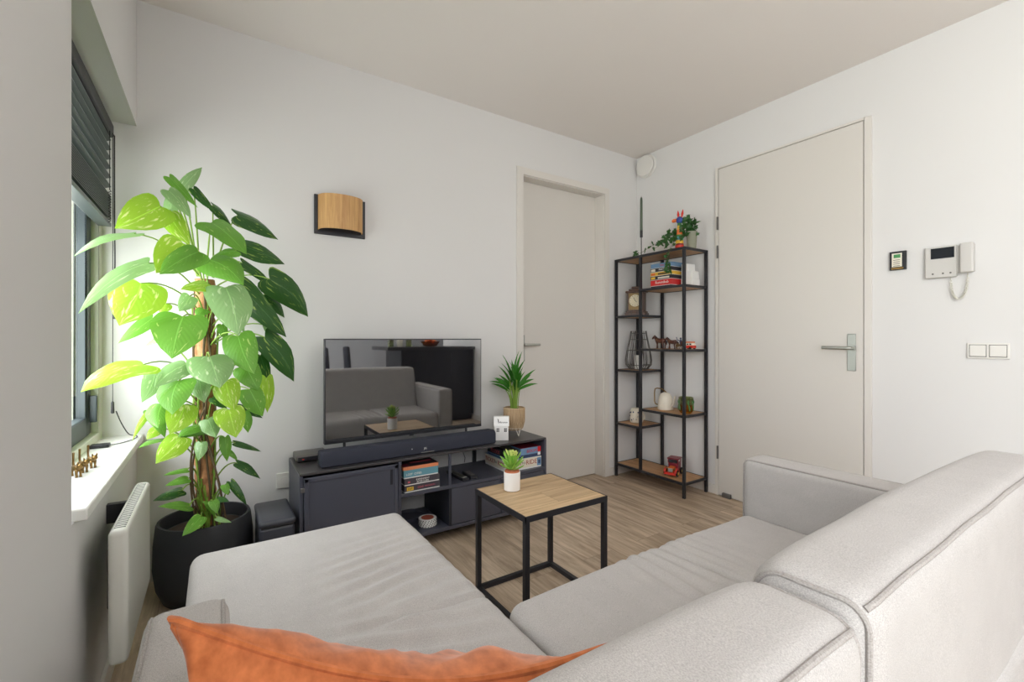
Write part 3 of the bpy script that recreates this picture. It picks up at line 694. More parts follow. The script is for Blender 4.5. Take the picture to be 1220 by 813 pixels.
gamebox('board_game', 'dark board game with pink lettering on the left of the train game', (1.452, 1.540, 2.275, 2.495, zb+.067, zb+.122), ('cardblack', 'navy'), G2,
        [('lettering', 'FLUXX', (1.4512, 2.40, zb+.098), .034, '-X', 'pink'), ('lettering', 'FLUXX', (1.496, 2.274, zb+.098), .018, '-Y', 'pink')],
        extra=[('pale_band', (1.453, 1.539, 2.2742, 2.276, zb+.070, zb+.086), 'cardblue'), ('pale_band', (1.4512, 1.453, 2.30, 2.49, zb+.074, zb+.082), 'cardblue')])
gamebox('board_game', 'blue board game with red title and red corner on top of the train game', (1.552, 1.702, 2.266, 2.46, zb+.067, zb+.126), ('cardblue', 'navy'), G2,
        [('lettering', 'BOOM', (1.634, 2.2648, zb+.104), .026, '-Y', 'cardred')],
        extra=[('red_corner', (1.678, 1.7025, 2.2648, 2.268, zb+.094, zb+.1255), 'cardred'), ('white_corner', (1.680, 1.700, 2.2650, 2.268, zb+.073, zb+.091), 'cardwhite'), ('purple_lid', (1.553, 1.701, 2.267, 2.459, zb+.1255, zb+.1268), 'darkred'), ('blue_band', (1.553, 1.677, 2.2652, 2.268, zb+.076, zb+.086), 'navy')])
tag(MB().lathe([(.001, 0), (.034, .001), (.04, .006), (.036, .009), (.001, .006)], (1.498, 2.36, zb+.1225), 28).build('small_dish', 'silver', smooth=True), 'small shallow metal dish on the dark board game', 'dish')
# remotes
rm = thing('remote_control', 'silver and black television remote lying on the open shelf', 'remote', (1.168, 2.35, zb))
def slab(L, W, H, loc, ang, name, m, parent, z0=0, dx=0, dy=0, r=.004):
    mb = softbox(-W/2+dx, W/2+dx, -L/2+dy, L/2+dy, z0, z0+H, r, .03, rs=3)
    R = Matrix.Rotation(ang, 4, 'Z'); mb.v = [tuple(R @ Vector(v)+Vector(loc)) for v in mb.v]
    return mb.build(name, m, parent, smooth=True, angle=4)
slab(.20, .042, .016, (1.168, 2.35, zb), .06, 'body', 'plastic', rm); slab(.16, .034, .006, (1.168, 2.35, zb), .06, 'key_panel', 'silver', rm, z0=.013)
rm = thing('remote_control', 'small black remote control beside the silver one', 'remote', (1.232, 2.32, zb))
slab(.13, .045, .018, (1.232, 2.32, zb), -.1, 'body', 'plastic', rm); slab(.09, .03, .004, (1.232, 2.32, zb), -.1, 'key_panel', 'greyplastic', rm, z0=.016, r=.002)
# coasters
zc = kz0+.02
for k in range(5):
    c_ = thing('coaster', ('round patterned drink coaster at the bottom of the coaster stack', 'second coaster up in the round coaster stack', 'middle coaster of the round coaster stack in the cabinet', 'second coaster from the top of the round stack', 'topmost round coaster of the stack with a coloured print')[k], 'coaster', (.975, 2.325, zc+.008*k), 'coasters stacked in the low bay')
    ox, oy = random.uniform(-.002, .002), random.uniform(-.002, .002)
    MB().lathe([(.046, 0), (.049, .002), (.049, .006), (.047, .0075), (0, .0075)], (.975+ox, 2.325+oy, zc+.008*k), 36).build('disc', 'cardwhite', c_, smooth=True)
    rg = MB()
    for j in range(20):
        a = 2*PI*j/20+k*.1; p_ = Vector((.975+ox+.0488*math.cos(a), 2.325+oy+.0488*math.sin(a), zc+.008*k+.004)); rg.ball(p_, .0026, 6)
    rg.build('dotted_edge', 'ink', c_)
    if k == 4: MB().lathe([(.034, .0075), (.034, .0082), (0, .0082)], (.975+ox, 2.325+oy, zc+.008*k), 30).build('printed_centre', 'inkr', c_)
# cable basket / tray in low bay
tr = thing('round_tray', 'black round tray with raised rim in the low bay', 'tray', (.93, 2.46, zc))
MB().lathe([(.001, .0), (.075, .0), (.08, .02), (.077, .02), (.073, .004), (.001, .004)], (.93, 2.47, zc), 40).build('dish', 'cab', tr, smooth=True)
tag(MB().tube([(1.33, 2.589, .47), (1.335, 2.588, .42), (1.325, 2.588, .37), (1.34, 2.588, .33), (1.335, 2.588, .30)], .0022, 6).build('power_cable', 'cord', smooth=True), 'thin dark cable hanging on the wall behind the open shelf', 'cable')
# little house
H_ = thing('house_ornament', 'white ceramic house ornament beside the end of the soundbar', 'ornament', (1.462, 2.33, kz1))
Rz = Matrix.Translation((1.462, 2.345, kz1)) @ Matrix.Rotation(-.52, 4, 'Z')
b = MB(); b.box(-.042, .042, -.028, .028, 0, .088, R=Rz); b.build('walls', 'white', H_)
b = MB(); b.add([Rz @ Vector(v) for v in ((-.046, -.032, .086), (.046, -.032, .086), (.046, -.018, .142), (-.046, -.018, .142), (-.046, .032, .086), (.046, .032, .086), (.046, .018, .142), (-.046, .018, .142))],
      [(0, 1, 2, 3), (4, 7, 6, 5), (0, 3, 7, 4), (1, 5, 6, 2), (3, 2, 6, 7), (0, 4, 5, 1)]); b.build('roof', 'white', H_)
for xx in (-.022, .024):
    b = MB()
    for i in (-1, 1):
        for j in (0, 1): b.box(xx+i*.0045-.0033, xx+i*.0045+.0033, -.0288, -.0275, .052+j*.012, .061+j*.012, R=Rz)
    b.build('window', 'ink', H_)
text('lettering', 'Home', Rz @ Vector((.010, -.0272, .108)), .022, -.52, 'ink', H_)
b = MB(); b.tube([Rz @ Vector((-.022, -.027, .10)), Rz @ Vector((-.020, -.0235, .128))], .0012, 6)
for k in range(5): b.ball(Rz @ Vector((-.021+random.uniform(-.004, .004), -.0245, .114+k*.0035)), .0022, 6)
b.build('tree_print', 'greyplastic', H_)

# ------------------------------------------------------------------ leaf builder
HEART = [(0, 0, .0), (-.06, .11, .01), (-.10, .24, .03), (-.10, .35, .055), (-.06, .445, .09), (.04, .495, .14), (.16, .505, .21), (.31, .50, .32), (.47, .455, .47), (.64, .36, .64), (.80, .225, .80), (.92, .085, .92), (1.0, 0, 1.0)]
BLADE = [(0, .02, 0), (.06, .16, .06), (.16, .32, .16), (.32, .47, .32), (.5, .48, .5), (.68, .38, .68), (.84, .21, .84), (1, 0, 1)]
def bladeleaf(mb, base, tip, width, nrm, droop=.1, fold=.12, nu=10, nv=6, mi=0, shape='heart', wave=0, k=0):
    base = Vector(base); tip = Vector(tip); ax = tip-base; L = ax.length; ax.normalize()
    nrm = Vector(nrm); nrm = (nrm-ax*nrm.dot(ax))
    if nrm.length < 1e-4: nrm = ax.orthogonal()
    nrm.normalize(); sd = nrm.cross(ax)
    if mb.uv is None: mb.uv = []
    n0 = len(mb.v); ph = random.uniform(0, 6); T = HEART if shape == 'heart' else BLADE
    bend = random.uniform(-.06, .06)*L if shape == 'heart' else 0
    for (xo, yo, xm) in T:
        for j in range(nv+1):
            v = 2*j/nv-1; a = abs(v)
            s = xm*(1-a)+xo*a; w = yo*v*width; sc_ = max(0, min(1, s))
            p = base+ax*(L*s)+sd*(w+bend*math.sin(PI*sc_))
            p += nrm*(droop*L*(sc_*(1-sc_))*1.8 + fold*width*(yo*2)*(v*v)*.6)
            p += nrm*(wave*width*.07*math.sin(7*s+ph+2*v)*a*yo*2)
            p.z -= droop*L*.15*sc_*sc_
            mb.v.append(tuple(p)); mb.uv.append((max(.001, min(.999, s)), k+.02+.96*(j/nv)))
    for i in range(len(T)-1):
        for j in range(nv):
            a = n0+i*(nv+1)+j; mb.f.append((a, a+1, a+nv+2, a+nv+1)); mb.mi.append(mi)
def bez(p0, p1, p2, n=10):
    p0, p1, p2 = Vector(p0), Vector(p1), Vector(p2)
    return [p0*(1-t)**2+p1*2*t*(1-t)+p2*t*t for t in [i/n for i in range(n+1)]]

# palm in the rattan pot
PX, PY, PZ = 1.607, 2.42, kz1
P_ = thing('potted_palm', 'green palm in a striped rattan pot on a white wire stand', 'plant', (PX, PY, PZ))
MB().lathe([(.038, .032), (.054, .045), (.066, .09), (.067, .172), (.062, .176), (.060, .165), (0, .165)], (PX, PY, PZ), 40).build('rattan_pot', 'basket', P_, smooth=True)
rb = MB()
for k in range(36):
    a = 2*PI*k/36
    rb.tube([(PX+r_*math.cos(a), PY+r_*math.sin(a), PZ+z_) for r_, z_ in ((.040, .032), (.0555, .045), (.0675, .09), (.0685, .172))], .0022, 5)
rb.build('rattan_strips', 'basket', P_, smooth=True)
st = MB(); st.tube([(PX+.055*math.cos(2*PI*k/24), PY+.055*math.sin(2*PI*k/24), PZ+.047) for k in range(24)], .002, 6, closed=True)
for k in range(3):
    a = -1.7+2*PI*k/3
    for da in (-.28, .28): st.tube([(PX+.056*math.cos(a+da), PY+.056*math.sin(a+da), PZ+.047), (PX+.062*math.cos(a), PY+.062*math.sin(a), PZ+.002)], .002, 6)
st.build('wire_stand', 'wire', P_, smooth=True)
MB().lathe([(.06, .163), (0, .168)], (PX, PY, PZ), 20).build('soil', 'soil', P_)
pl = MB(); ps = MB()
for k in range(46):
    az = 2*PI*k/46*5.1+random.uniform(-.3, .3); lean = random.uniform(.05, .45) if k % 3 else random.uniform(.5, .95)
    hgt = random.uniform(.20, .29); r0 = random.uniform(.0, .030)
    b0 = Vector((PX+r0*math.cos(az), PY+r0*math.sin(az)*.8, PZ+.165)); d_ = Vector((math.cos(az), math.sin(az)*.7, 0))
    e = b0+Vector((0, 0, hgt*.72*(1-.25*lean)))+d_*(lean*.05)
    tipp = e+d_*(.02+.13*lean)+Vector((0, 0, hgt*(.72-.62*lean)))
    ps.tube(bez(b0, b0+Vector((0, 0, hgt*.4)), e, 6), [.0026]*7, 5)
    up = Vector((0, 0, 1)) if lean > .5 else Vector((-d_.x, -d_.y, .5))
    bladeleaf(pl, e-(tipp-e)*.25, tipp, random.uniform(.015, .024), up+Vector((-.4, -.9, 0)), droop=.22, fold=.2, nu=8, nv=2, shape='blade', k=k)
pl.build('fronds', 'palm', P_, smooth=True, angle=4, fix=False); ps.build('stems', 'stem', P_, smooth=True)

# ================================================================== SHELVING UNIT
SH = thing('shelving_unit', 'tall open black metal shelving unit with oak boards in the corner', 'shelf unit', (2.81, 2.25, 0))
hx0, hx1, hy0, hy1, hz = 2.672, 2.940, 1.930, 2.572, 1.724; q = .018; ym = 2.318
for (x, y, z1) in ((hx0, hy0, hz), (hx0, hy1-q, hz), (hx1-q, hy0, hz), (hx1-q, hy1-q, hz), (hx0, ym-q/2, hz), (hx1-q, ym-q/2, hz)):
    MB().box(x, x+q, y, y+q, .0 if abs(y-(ym-q/2)) > .01 else .085, z1).build('post', 'black', SH)
def shelf(y0, y1, z, nm='shelf_board'):
    b = MB().box(hx0+.012, hx1-.012, y0+.012, y1-.012, z-.014, z-.001).build(nm, 'oakshelf', SH)
    f = MB(); f.box(hx0+.001, hx0+.014, y0, y1, z-.017, z); f.box(hx1-.014, hx1-.001, y0, y1, z-.017, z); f.box(hx0+.014, hx1-.014, y0+.001, y0+.013, z-.017, z); f.box(hx0+.014, hx1-.014, y1-.013, y1-.001, z-.017, z)
    f.build('shelf_rim', 'black', b)
for (a, b, z) in ((hy0, hy1, hz), (hy0, hy1, .105), (ym, hy1, 1.275), (ym, hy1, .851), (ym, hy1, .428), (hy0, ym, 1.467), (hy0, ym, 1.019), (hy0, ym, .567)): shelf(a, b, z)

# clock
ck = thing('mantel_clock', 'dark wooden mantel clock with round cream dial on the left shelf', 'clock', (2.80, 2.462, 1.275))
Rk = Matrix.Translation((2.80, 2.458, 1.2755)) @ Matrix.Rotation(-PI/2+.42, 4, 'Z')   # local -Y faces the room
def lb(name, bx, m, bevel=0, par=ck, RR=Rk): return MB().box(*bx, R=RR).build(name, m, par, bevel=bevel)
lb('base', (-.082, .082, -.052, .052, 0, .022), 'walnut', .003); lb('base_moulding', (-.074, .074, -.047, .047, .022, .036), 'walnut', .003)
lb('case', (-.062, .062, -.040, .040, .036, .182), 'walnut', .002); lb('cornice', (-.076, .076, -.050, .050, .182, .195), 'walnut', .003)
lb('crown', (-.056, .056, -.038, .038, .195, .212), 'walnut', .006); lb('crown_cap', (-.036, .036, -.026, .026, .212, .232), 'walnut', .006)
lb('front_plate', (-.050, .050, -.0425, -.039, .046, .176), 'brassplate')
RX = Matrix.Rotation(PI/2, 4, 'X')
MB().lathe([(.047, 0), (.047, .003), (0, .003)], Rk @ Vector((0, -.042, .118)), 36, R=(Rk.to_3x3().to_4x4() @ RX)).build('dial', 'dial', ck, smooth=True)
hd = MB(); hd.tube([Rk @ Vector((0, -.0465, .118)), Rk @ Vector((-.012, -.0465, .143))], .0016, 5); hd.tube([Rk @ Vector((0, -.0465, .118)), Rk @ Vector((.012, -.0465, .106))], .0016, 5)
for k in range(12): a = k*PI/6; hd.ball(Rk @ Vector((.038*math.sin(a), -.0458, .118+.038*math.cos(a))), .0022, 6)
hd.build('hands', 'ink', ck)
# wire lantern
wl = thing('wire_lantern', 'grey bentwood wire lantern on the left shelf under the clock', 'lantern', (2.805, 2.445, .851))
lc = Vector((2.805, 2.445, .8515)); w_ = MB(); prof = [(.070, .0), (.098, .035), (.101, .07), (.092, .13), (.078, .2), (.066, .26), (.060, .30)]
for k in range(22):
    a = 2*PI*k/22+.05*math.sin(k*5); tw = .05*math.sin(k*2.3)
    w_.tube([lc+Vector((r_*math.cos(a+tw*i), r_*math.sin(a+tw*i), z_+.003)) for i, (r_, z_) in enumerate(prof)], .0026, 5)
w_.build('ribs', 'greyw', wl, smooth=True); w_ = MB()
for (r_, z_) in ((.070, .003), (.0975, .035), (.0895, .15), (.0715, .235), (.063, .285)): w_.tube([lc+Vector((r_*math.cos(2*PI*k/28), r_*math.sin(2*PI*k/28), z_)) for k in range(28)], .0028, 5, closed=True)
w_.build('hoops', 'greyw', wl, smooth=True)
MB().lathe([(.07, .001), (.07, .004), (0, .004)], lc, 28).build('base', 'greyw', wl)
MB().lathe([(.032, .004), (.032, .11), (0, .108)], lc, 24).build('candle', 'whitep', wl, smooth=True)
# mug
mg = thing('ceramic_pot', 'small cream ceramic pot with a speckled dark pattern on the lower left shelf', 'pot', (2.80, 2.465, .428))
mc = Vector((2.80, 2.462, .4285))
MB().lathe([(.044, 0), (.050, .006), (.051, .06), (.047, .10), (.036, .113), (.0, .115)], mc, 36).build('body', 'creamc', mg, smooth=True)
dt = MB()
for k in range(16):
    a = PI+random.uniform(-1.2, 1.4); z_ = random.uniform(.02, .095); dt.ball(mc+Vector((.0495*math.cos(a), .0495*math.sin(a), z_)), random.choice((.0025, .0035, .006)), 7)
dt.build('speckles', 'navy', mg)
MB().tube(bez(mc+Vector((.01, -.045, .085)), mc+Vector((.01, -.105, .05)), mc+Vector((.01, -.045, .022)), 12), .006, 8).build('handle', 'creamc', mg, smooth=True)
# watering can
wc = thing('watering_can', 'cream domed watering can with looped brass handle on the right shelf', 'watering can', (2.80, 2.19, .567))
cc = Vector((2.80, 2.185, .5675))
MB().lathe([(.052, 0), (.056, .004), (.054, .05), (.048, .09), (.034, .117), (.014, .128), (.0, .129)], cc, 40).build('body', 'creamc', wc, smooth=True)
MB().tube([cc+Vector(v) for v in ((0, -.012, .124), (0, .03, .150), (0, .075, .152), (0, .095, .145), (0, .10, .12), (0, .10, .05), (0, .093, .033), (0, .05, .022))], .0045, 8).build('handle', 'brass', wc, smooth=True)
MB().tube([cc+Vector(v) for v in ((0, -.045, .03), (0, -.07, .045), (0, -.078, .08), (0, -.082, .105))], [.012, .009, .007, .006], 10).build('spout', 'creamc', wc, smooth=True)
# amber glass
ag = thing('glass_tumbler', 'amber and green glass tumbler at the front end of the right shelf', 'glass', (2.79, 2.0, .567))
gc = Vector((2.79, 2.003, .5675))
MB().lathe([(0, .0), (.036, .0), (.046, .012), (.049, .03), (.050, .06), (.046, .06), (.044, .03), (.038, .014), (0, .012)], gc, 36).build('foot_glass', 'amber', ag, smooth=True)
MB().lathe([(.050, .06), (.050, .112), (.046, .112), (.046, .06), (.050, .06)], gc, 36, cap0=False, cap1=False).build('rim_glass', 'smoke', ag, smooth=True)
lv = MB()
for k in range(9):
    a = 2*PI*k/9; lv.tube([gc+Vector((.0495*math.cos(a+.12*math.sin(z_*60)), .0495*math.sin(a+.12*math.sin(z_*60)), z_)) for z_ in (.02, .04, .06, .08, .095)], [.003, .006, .003, .007, .002], 6)
lv.build('leaf_relief', 'green', ag, smooth=True)
# red toy car (bonnet to the room)
tcx = thing('toy_car', 'red vintage toy car on the bottom shelf', 'toy car', (2.78, 2.105, .105))
Rt = Matrix.Translation((2.795, 2.11, .1055)) @ Matrix.Rotation(-PI/2+.35, 4, 'Z')
def tb(name, bx, m, bv=.002): return MB().box(*bx, R=Rt).build(name, m, tcx, bevel=bv)
tb('chassis', (-.036, .036, -.085, .07, .016, .03), 'red'); tb('bonnet', (-.020, .020, -.075, -.01, .03, .064), 'orangep', .005)
tb('cab', (-.036, .036, -.012, .062, .03, .085), 'darkred', .004); tb('roof', (-.042, .042, -.022, .066, .11, .120), 'darkred', .004)
for (x, y) in ((-.034, -.014), (.034, -.014), (-.034, .056), (.034, .056)): tb('roof_post', (x-.003, x+.003, y-.003, y+.003, .085, .11), 'darkred', 0)
tb('windscreen', (-.031, .031, -.014, -.011, .085, .11), 'lens', 0); tb('bumper', (-.042, .042, -.092, -.085, .016, .024), 'red')
tb('grille', (-.017, .017, -.078, -.074, .034, .06), 'silver', 0)
for x in (-.028, .028):
    MB().ball(Rt @ Vector((x, -.072, .056)), .009, 10).build('headlamp', 'brass', tcx, smooth=True)
    for y in (-.055, .042):
        Rw = Rt.to_3x3().to_4x4() @ Matrix.Rotation(PI/2, 4, 'Y')
        wh = MB().lathe([(.0, -.006), (.020, -.006), (.024, -.003), (.024, .003), (.020, .006), (0, .006)], Rt @ Vector((x*1.55, y, .0245)), 20, R=Rw).build('wheel', 'tyre', tcx, smooth=True)
        MB().lathe([(0, -.007), (.011, -.007), (.011, .007), (0, .007)], Rt @ Vector((x*1.55, y, .0245)), 14, R=Rw).build('hubcap', 'yellow', wh)
    fd = MB(); fd.tube([Rt @ Vector((x*1.35, y, z)) for (y, z) in ((-.085, .03), (-.07, .052), (-.045, .054), (-.02, .03))], .008, 8); fd.build('mudguard', 'red', tcx, smooth=True)
# horses and bus on the middle right shelf
def horse(y, s, label, seed):
    t = thing('horse_figurine', label, 'figurine', (2.80, y, 1.019), 'horse figurines on the shelf')
    c = Vector((2.80, y, 1.0195))
    b = MB()
    sk = lambda pts, r: b.tube([c+Vector((dx*s, dy*s, dz*s)) for dx, dy, dz in pts], [q_*s for q_ in r], 10)
    sk([(0, -.050, .058), (0, -.040, .060), (0, -.01, .056), (0, .02, .060), (0, .034, .064), (0, .042, .064)], [.008, .017, .018, .017, .014, .004])
    sk([(0, .026, .064), (0, .042, .080), (0, .050, .088)], [.014, .010, .008]); sk([(0, .046, .090), (0, .060, .082), (0, .070, .072)], [.009, .008, .005])
    for (dx, dy, k) in ((.009, .026, 1), (-.009, .022, -1), (.009, -.040, -1), (-.009, -.036, 1)):
        sk([(dx, dy, .055), (dx, dy+.006*k, .030), (dx, dy+.001*k, .012), (dx, dy+.002*k, .0)], [.010, .0055, .004, .006])
    for dx in (.004, -.004): sk([(dx, .048, .092), (dx*1.3, .047, .102)], [.003, .001])
    b.build('body', 'horse', t, smooth=True, angle=4)
    mm = MB(); mm.tube([c+Vector((0, -.052*s, .062*s)), c+Vector((0, -.062*s, .05*s)), c+Vector((0, -.064*s, .03*s))], [.004, .006, .002], 6).build('tail', 'ink', t, smooth=True)
    mm = MB(); mm.tube([c+Vector((0, .052*s, .098*s)), c+Vector((0, .036*s, .088*s)), c+Vector((0, .022*s, .078*s))], [.002, .005, .003], 6).build('mane', 'ink', t, smooth=True)
    mm = MB(); mm.tube([c+Vector((.017*s*math.cos(a), .018*s, (.060+.019*math.sin(a))*s)) for a in [2*PI*i/14 for i in range(14)]], .0016, 5, closed=True).build('harness', 'brass', t, smooth=True)
horse(2.235, 1.0, 'larger dark brown horse figurine leading on the shelf', 1); horse(2.128, .86, 'smaller dark brown horse figurine behind the leading one', 2)
cart = thing('toy_cart', 'small model cart with a seated driver behind the two horses', 'toy', (2.80, 2.05, 1.019))
MB().box(2.775, 2.825, 2.035, 2.075, 1.041, 1.050).build('cart_bed', 'horse', cart, bevel=.001)
MB().box(2.775, 2.825, 2.033, 2.037, 1.050, 1.075).build('backboard', 'horse', cart)
MB().tube([(2.80, 2.075, 1.045), (2.80, 2.10, 1.052)], .002, 6).build('shaft', 'brass', cart)
dv = MB(); dv.tube([(2.80, 2.05, 1.05), (2.80, 2.052, 1.075), (2.80, 2.054, 1.088)], [.010, .010, .004], 8); dv.ball((2.80, 2.054, 1.095), .007, 8); dv.tube([(2.795, 2.054, 1.078), (2.79, 2.075, 1.085), (2.79, 2.082, 1.105)], .003, 6); dv.build('driver', 'navy', cart, smooth=True)
for x in (2.771, 2.829):
    w2 = MB(); cw_ = Vector((x, 2.055, 1.0395)); w2.tube([cw_+Vector((0, .018*math.cos(a), .018*math.sin(a))) for a in [2*PI*i/18 for i in range(18)]], .0022, 5, closed=True)
    for i in range(6): a = PI*i/6; w2.tube([cw_-Vector((0, .018*math.cos(a), .018*math.sin(a))), cw_+Vector((0, .018*math.cos(a), .018*math.sin(a)))], .001, 4)
    w2.build('wheel', 'brass', cart)
bs = thing('toy_bus', 'red and white toy van on the shelf beside the post', 'toy', (2.79, 1.975, 1.019))
bc = (2.76, 2.82, 1.940, 2.012)
MB().box(2.765, 2.815, 1.936, 2.018, 1.027, 1.046).build('lower_body', 'red', bs, bevel=.004); MB().box(2.767, 2.813, 1.939, 2.010, 1.046, 1.064).build('upper_body', 'cardcream', bs, bevel=.004)
MB().box(2.770, 2.810, 1.943, 2.004, 1.064, 1.073).build('roof_rack', 'orangep', bs, bevel=.003)
for y in (1.945, 1.965, 1.985): MB().box(2.7655, 2.8145, y, y+.014, 1.050, 1.060).build('window', 'lens', bs)
for x in (2.766, 2.814):
    for y in (1.952, 2.0):
        MB().lathe([(0, -.003), (.009, -.003), (.009, .003), (0, .003)], (x, y, 1.0285), 14, R=Matrix.Rotation(PI/2, 4, 'Y')).build('wheel', 'tyre', bs)
# game boxes on the upper right shelf
G3 = 'game boxes stacked on the upper right shelf'
zz = 1.4675; specs = [('red', 'cardred', 'red game box with white title low in the shelf stack', .044, 'Rummikub', 'inkw'), ('mixed', 'cardblack', 'black and cream game box lying on the red one', .030, '', 'inkw'), ('y', 'yellow', 'yellow ended game box in the middle of the shelf stack', .028, '', 'ink'),
         ('b', 'cardblack', 'black game box with small pale title near the stack top', .030, 'PARTY', 'inkw'), ('w', 'cardblue', 'pale grey game box topmost of the shelf stack', .034, 'Uno', 'cardred')]
zz += 0
tag(MB().box(2.735, 2.915, 2.085, 2.265, zz, zz+.016).build('game_box', 'cardblack', bevel=.001), 'flat dark game box at the very bottom of the shelf stack', 'board game', G3); zz += .016
for i, (k_, m1, lab, hh, tx, ti) in enumerate(specs):
    t = thing('game_box', lab, 'board game', (2.82, 2.175, zz), G3); dx = random.uniform(-.002, .002)
    MB().box(2.735+dx, 2.915+dx, 2.083, 2.268, zz+.003, zz+hh-.0005).build('lid', m1, t, bevel=.001); MB().box(2.737+dx, 2.913+dx, 2.085, 2.266, zz, zz+.004).build('tray', 'cardwhite', t)
    if tx: text('lettering', tx, (2.7342+dx, 2.165, zz+hh*.55), hh*.62, '-X', ti, t)
    if i in (1, 2, 3): MB().box(2.734+dx, 2.736+dx, 2.225, 2.262, zz+.006, zz+hh-.006).build('end_print', ('yellow', 'orangep', 'cardcream')[i-1], t)
    if i in (1, 2): MB().box(2.734+dx, 2.736+dx, 2.10, 2.20, zz+.008, zz+hh-.010).build('title_print', ('cardcream', 'cardblack')[i-1], t)
    zz += hh
for i, (h0, h1, x0_, y0_, y1_, lab) in enumerate(((0, .055, 2.85, 1.975, 2.065, 'white carton at the bottom of the pale carton pile'), (.055, .11, 2.85, 1.98, 2.062, 'middle white carton of the pale carton pile'), (.11, .165, 2.855, 2.015, 2.066, 'narrow cream carton topmost on the pale pile'))):
    tag(MB().box(x0_-.03, x0_+.06, y0_, y1_, 1.4675+h0, 1.4675+h1-.0005).build('carton', 'cardwhite', bevel=.002), lab, 'box', 'pale cartons beside the game boxes')
# tall candle
tcn = thing('candle_holder', 'tall slim black candle holder with a dark green candle', 'candle holder', (2.82, 2.43, hz))
cx_, cy_ = 2.82, 2.43
MB().lathe([(.034, 0), (.034, .004), (.006, .008), (.0035, .012), (.0035, .17), (.011, .172), (.011, .225), (.008, .225), (.008, .19), (0, .19)], (cx_, cy_, hz), 24).build('holder', 'black', tcn, smooth=True)
MB().lathe([(.0085, .19), (.011, .225), (.0095, .47), (.007, .485), (.002, .49), (.001, .50), (0, .50)], (cx_, cy_, hz), 20).build('candle', 'candle', tcn, smooth=True)
# painted rabbit totem
rt = thing('painted_figure', 'small carved animal figure with red ears and rainbow painted bands', 'figurine', (2.775, 2.045, hz))
fc = Vector((2.775, 2.045, hz+.0005)); z_ = 0
for i, (m1, h_, r0_, r1_) in enumerate((('red', .035, .030, .030), ('darkred', .012, .030, .027), ('yellow', .024, .027, .026), ('teal', .024, .026, .025), ('green', .016, .025, .022), ('orangep', .035, .020, .018), ('yellow', .030, .018, .016), ('green', .02, .016, .013))):
    MB().lathe([(r0_, z_), (r1_, z_+h_)], fc, 20).build('painted_band', m1, rt, smooth=True); z_ += h_
hdm = MB(); hdm.ball(fc+Vector((0, 0, z_+.02)), .024, 14, sc=(.9, 1, 1.1)); hdm.build('head', 'blue', rt, smooth=True)
hdm = MB(); hdm.tube([fc+Vector((-.004, .018, z_+.022)), fc+Vector((-.012, .038, z_+.022)), fc+Vector((-.016, .05, z_+.018))], [.012, .014, .009], 10).build('muzzle', 'orangep', rt, smooth=True)
for dy in (.008, -.018):
    MB().tube([fc+Vector((0, dy, z_+.038)), fc+Vector((0, dy*1.3, z_+.062)), fc+Vector((0, dy*1.6, z_+.09))], [.005, .009, .002], 8).build('ear', 'red', rt, smooth=True)
# ivy
iv = thing('potted_ivy', 'trailing ivy in a sage green pot on top of the shelving unit', 'plant', (2.83, 1.985, hz))
ic = Vector((2.83, 1.985, hz+.0005))
MB().lathe([(.027, 0), (.030, .002), (.037, .120), (.0375, .128), (.034, .128), (.032, .115), (0, .115)], ic, 32).build('pot', 'sagepot', iv, smooth=True)
MB().lathe([(.033, .114), (0, .118)], ic, 20).build('soil', 'soil', iv)
il = MB(); isx = MB(); il.uv = []
def ivyleaf(p, d, s, k):
    d = Vector(d); n_ = Vector((-.75, -.55, .35))+Vector([random.uniform(-.5, .5) for _ in range(3)]); n_ = n_-d*n_.dot(d); n_.normalize(); sd = n_.cross(d)
    out = [(0, 0), (-.12, .35), (-.10, .62), (.18, .45), (.42, .66), (.55, .30), (1.0, 0), (.55, -.30), (.42, -.66), (.18, -.45), (-.10, -.62), (-.12, -.35)]
    n0 = len(il.v); il.v.append(tuple(p+d*s*.35+n_*s*.06)); il.uv.append((.5, k+.5))
    for (a, b) in out: il.v.append(tuple(p+d*s*a+sd*s*b-n_*s*.08*abs(b))); il.uv.append((max(0, a)*.9+.02, k+.5+b*.6))
    for i in range(12): il.f.append((n0, n0+1+i, n0+1+(i+1) % 12)); il.mi.append(0)
vines = [((0, .0, .12), (-.05, .10, .20), (-.09, .22, .07), 14), ((0, .0, .12), (-.04, .12, .16), (-.12, .36, .02), 16), ((0, 0, .12), (-.09, .06, .12), (-.135, .13, .015), 8), ((0, 0, .12), (-.02, -.03, .24), (-.03, -.05, .17), 15),
         ((0, 0, .12), (-.03, .02, .25), (-.04, .06, .21), 16), ((0, 0, .12), (0, .0, .2), (.02, -.04, .10), 8), ((0, 0, .12), (-.12, .04, .10), (-.165, .07, -.02), 6), ((-.165, .07, -.02), (-.17, .075, -.09), (-.165, .06, -.19), 9),
         ((0, 0, .12), (-.06, .0, .2), (-.08, .03, .13), 14), ((0, 0, .12), (-.08, .14, .10), (-.10, .26, .03), 10), ((0, 0, .12), (.02, .02, .27), (.0, .03, .235), 7), ((-.12, .36, .02), (-.13, .38, .03), (-.13, .41, .015), 3)]
kk = 0
for (a, b, c_, cnt) in vines:
    P = bez(ic+Vector(a), ic+Vector(b), ic+Vector(c_), 14); isx.tube(P, .0012, 5)
    for i in range(cnt):
        t_ = (i*.5+.5+(i % 2)*.25)/(cnt*.5+.5); t_ = min(1, t_); p = P[int(t_*14)]; kk += 1
        dd = Vector((random.uniform(-.8, .2), random.uniform(-1, 1), random.uniform(-.8, .5))).normalized()
        ivyleaf(p+Vector([random.uniform(-.01, .01) for _ in range(3)]), dd, random.uniform(.026, .040), kk)
il.build('foliage', 'ivy', iv, smooth=False, fix=False); isx.build('vines', 'root', iv, smooth=True)

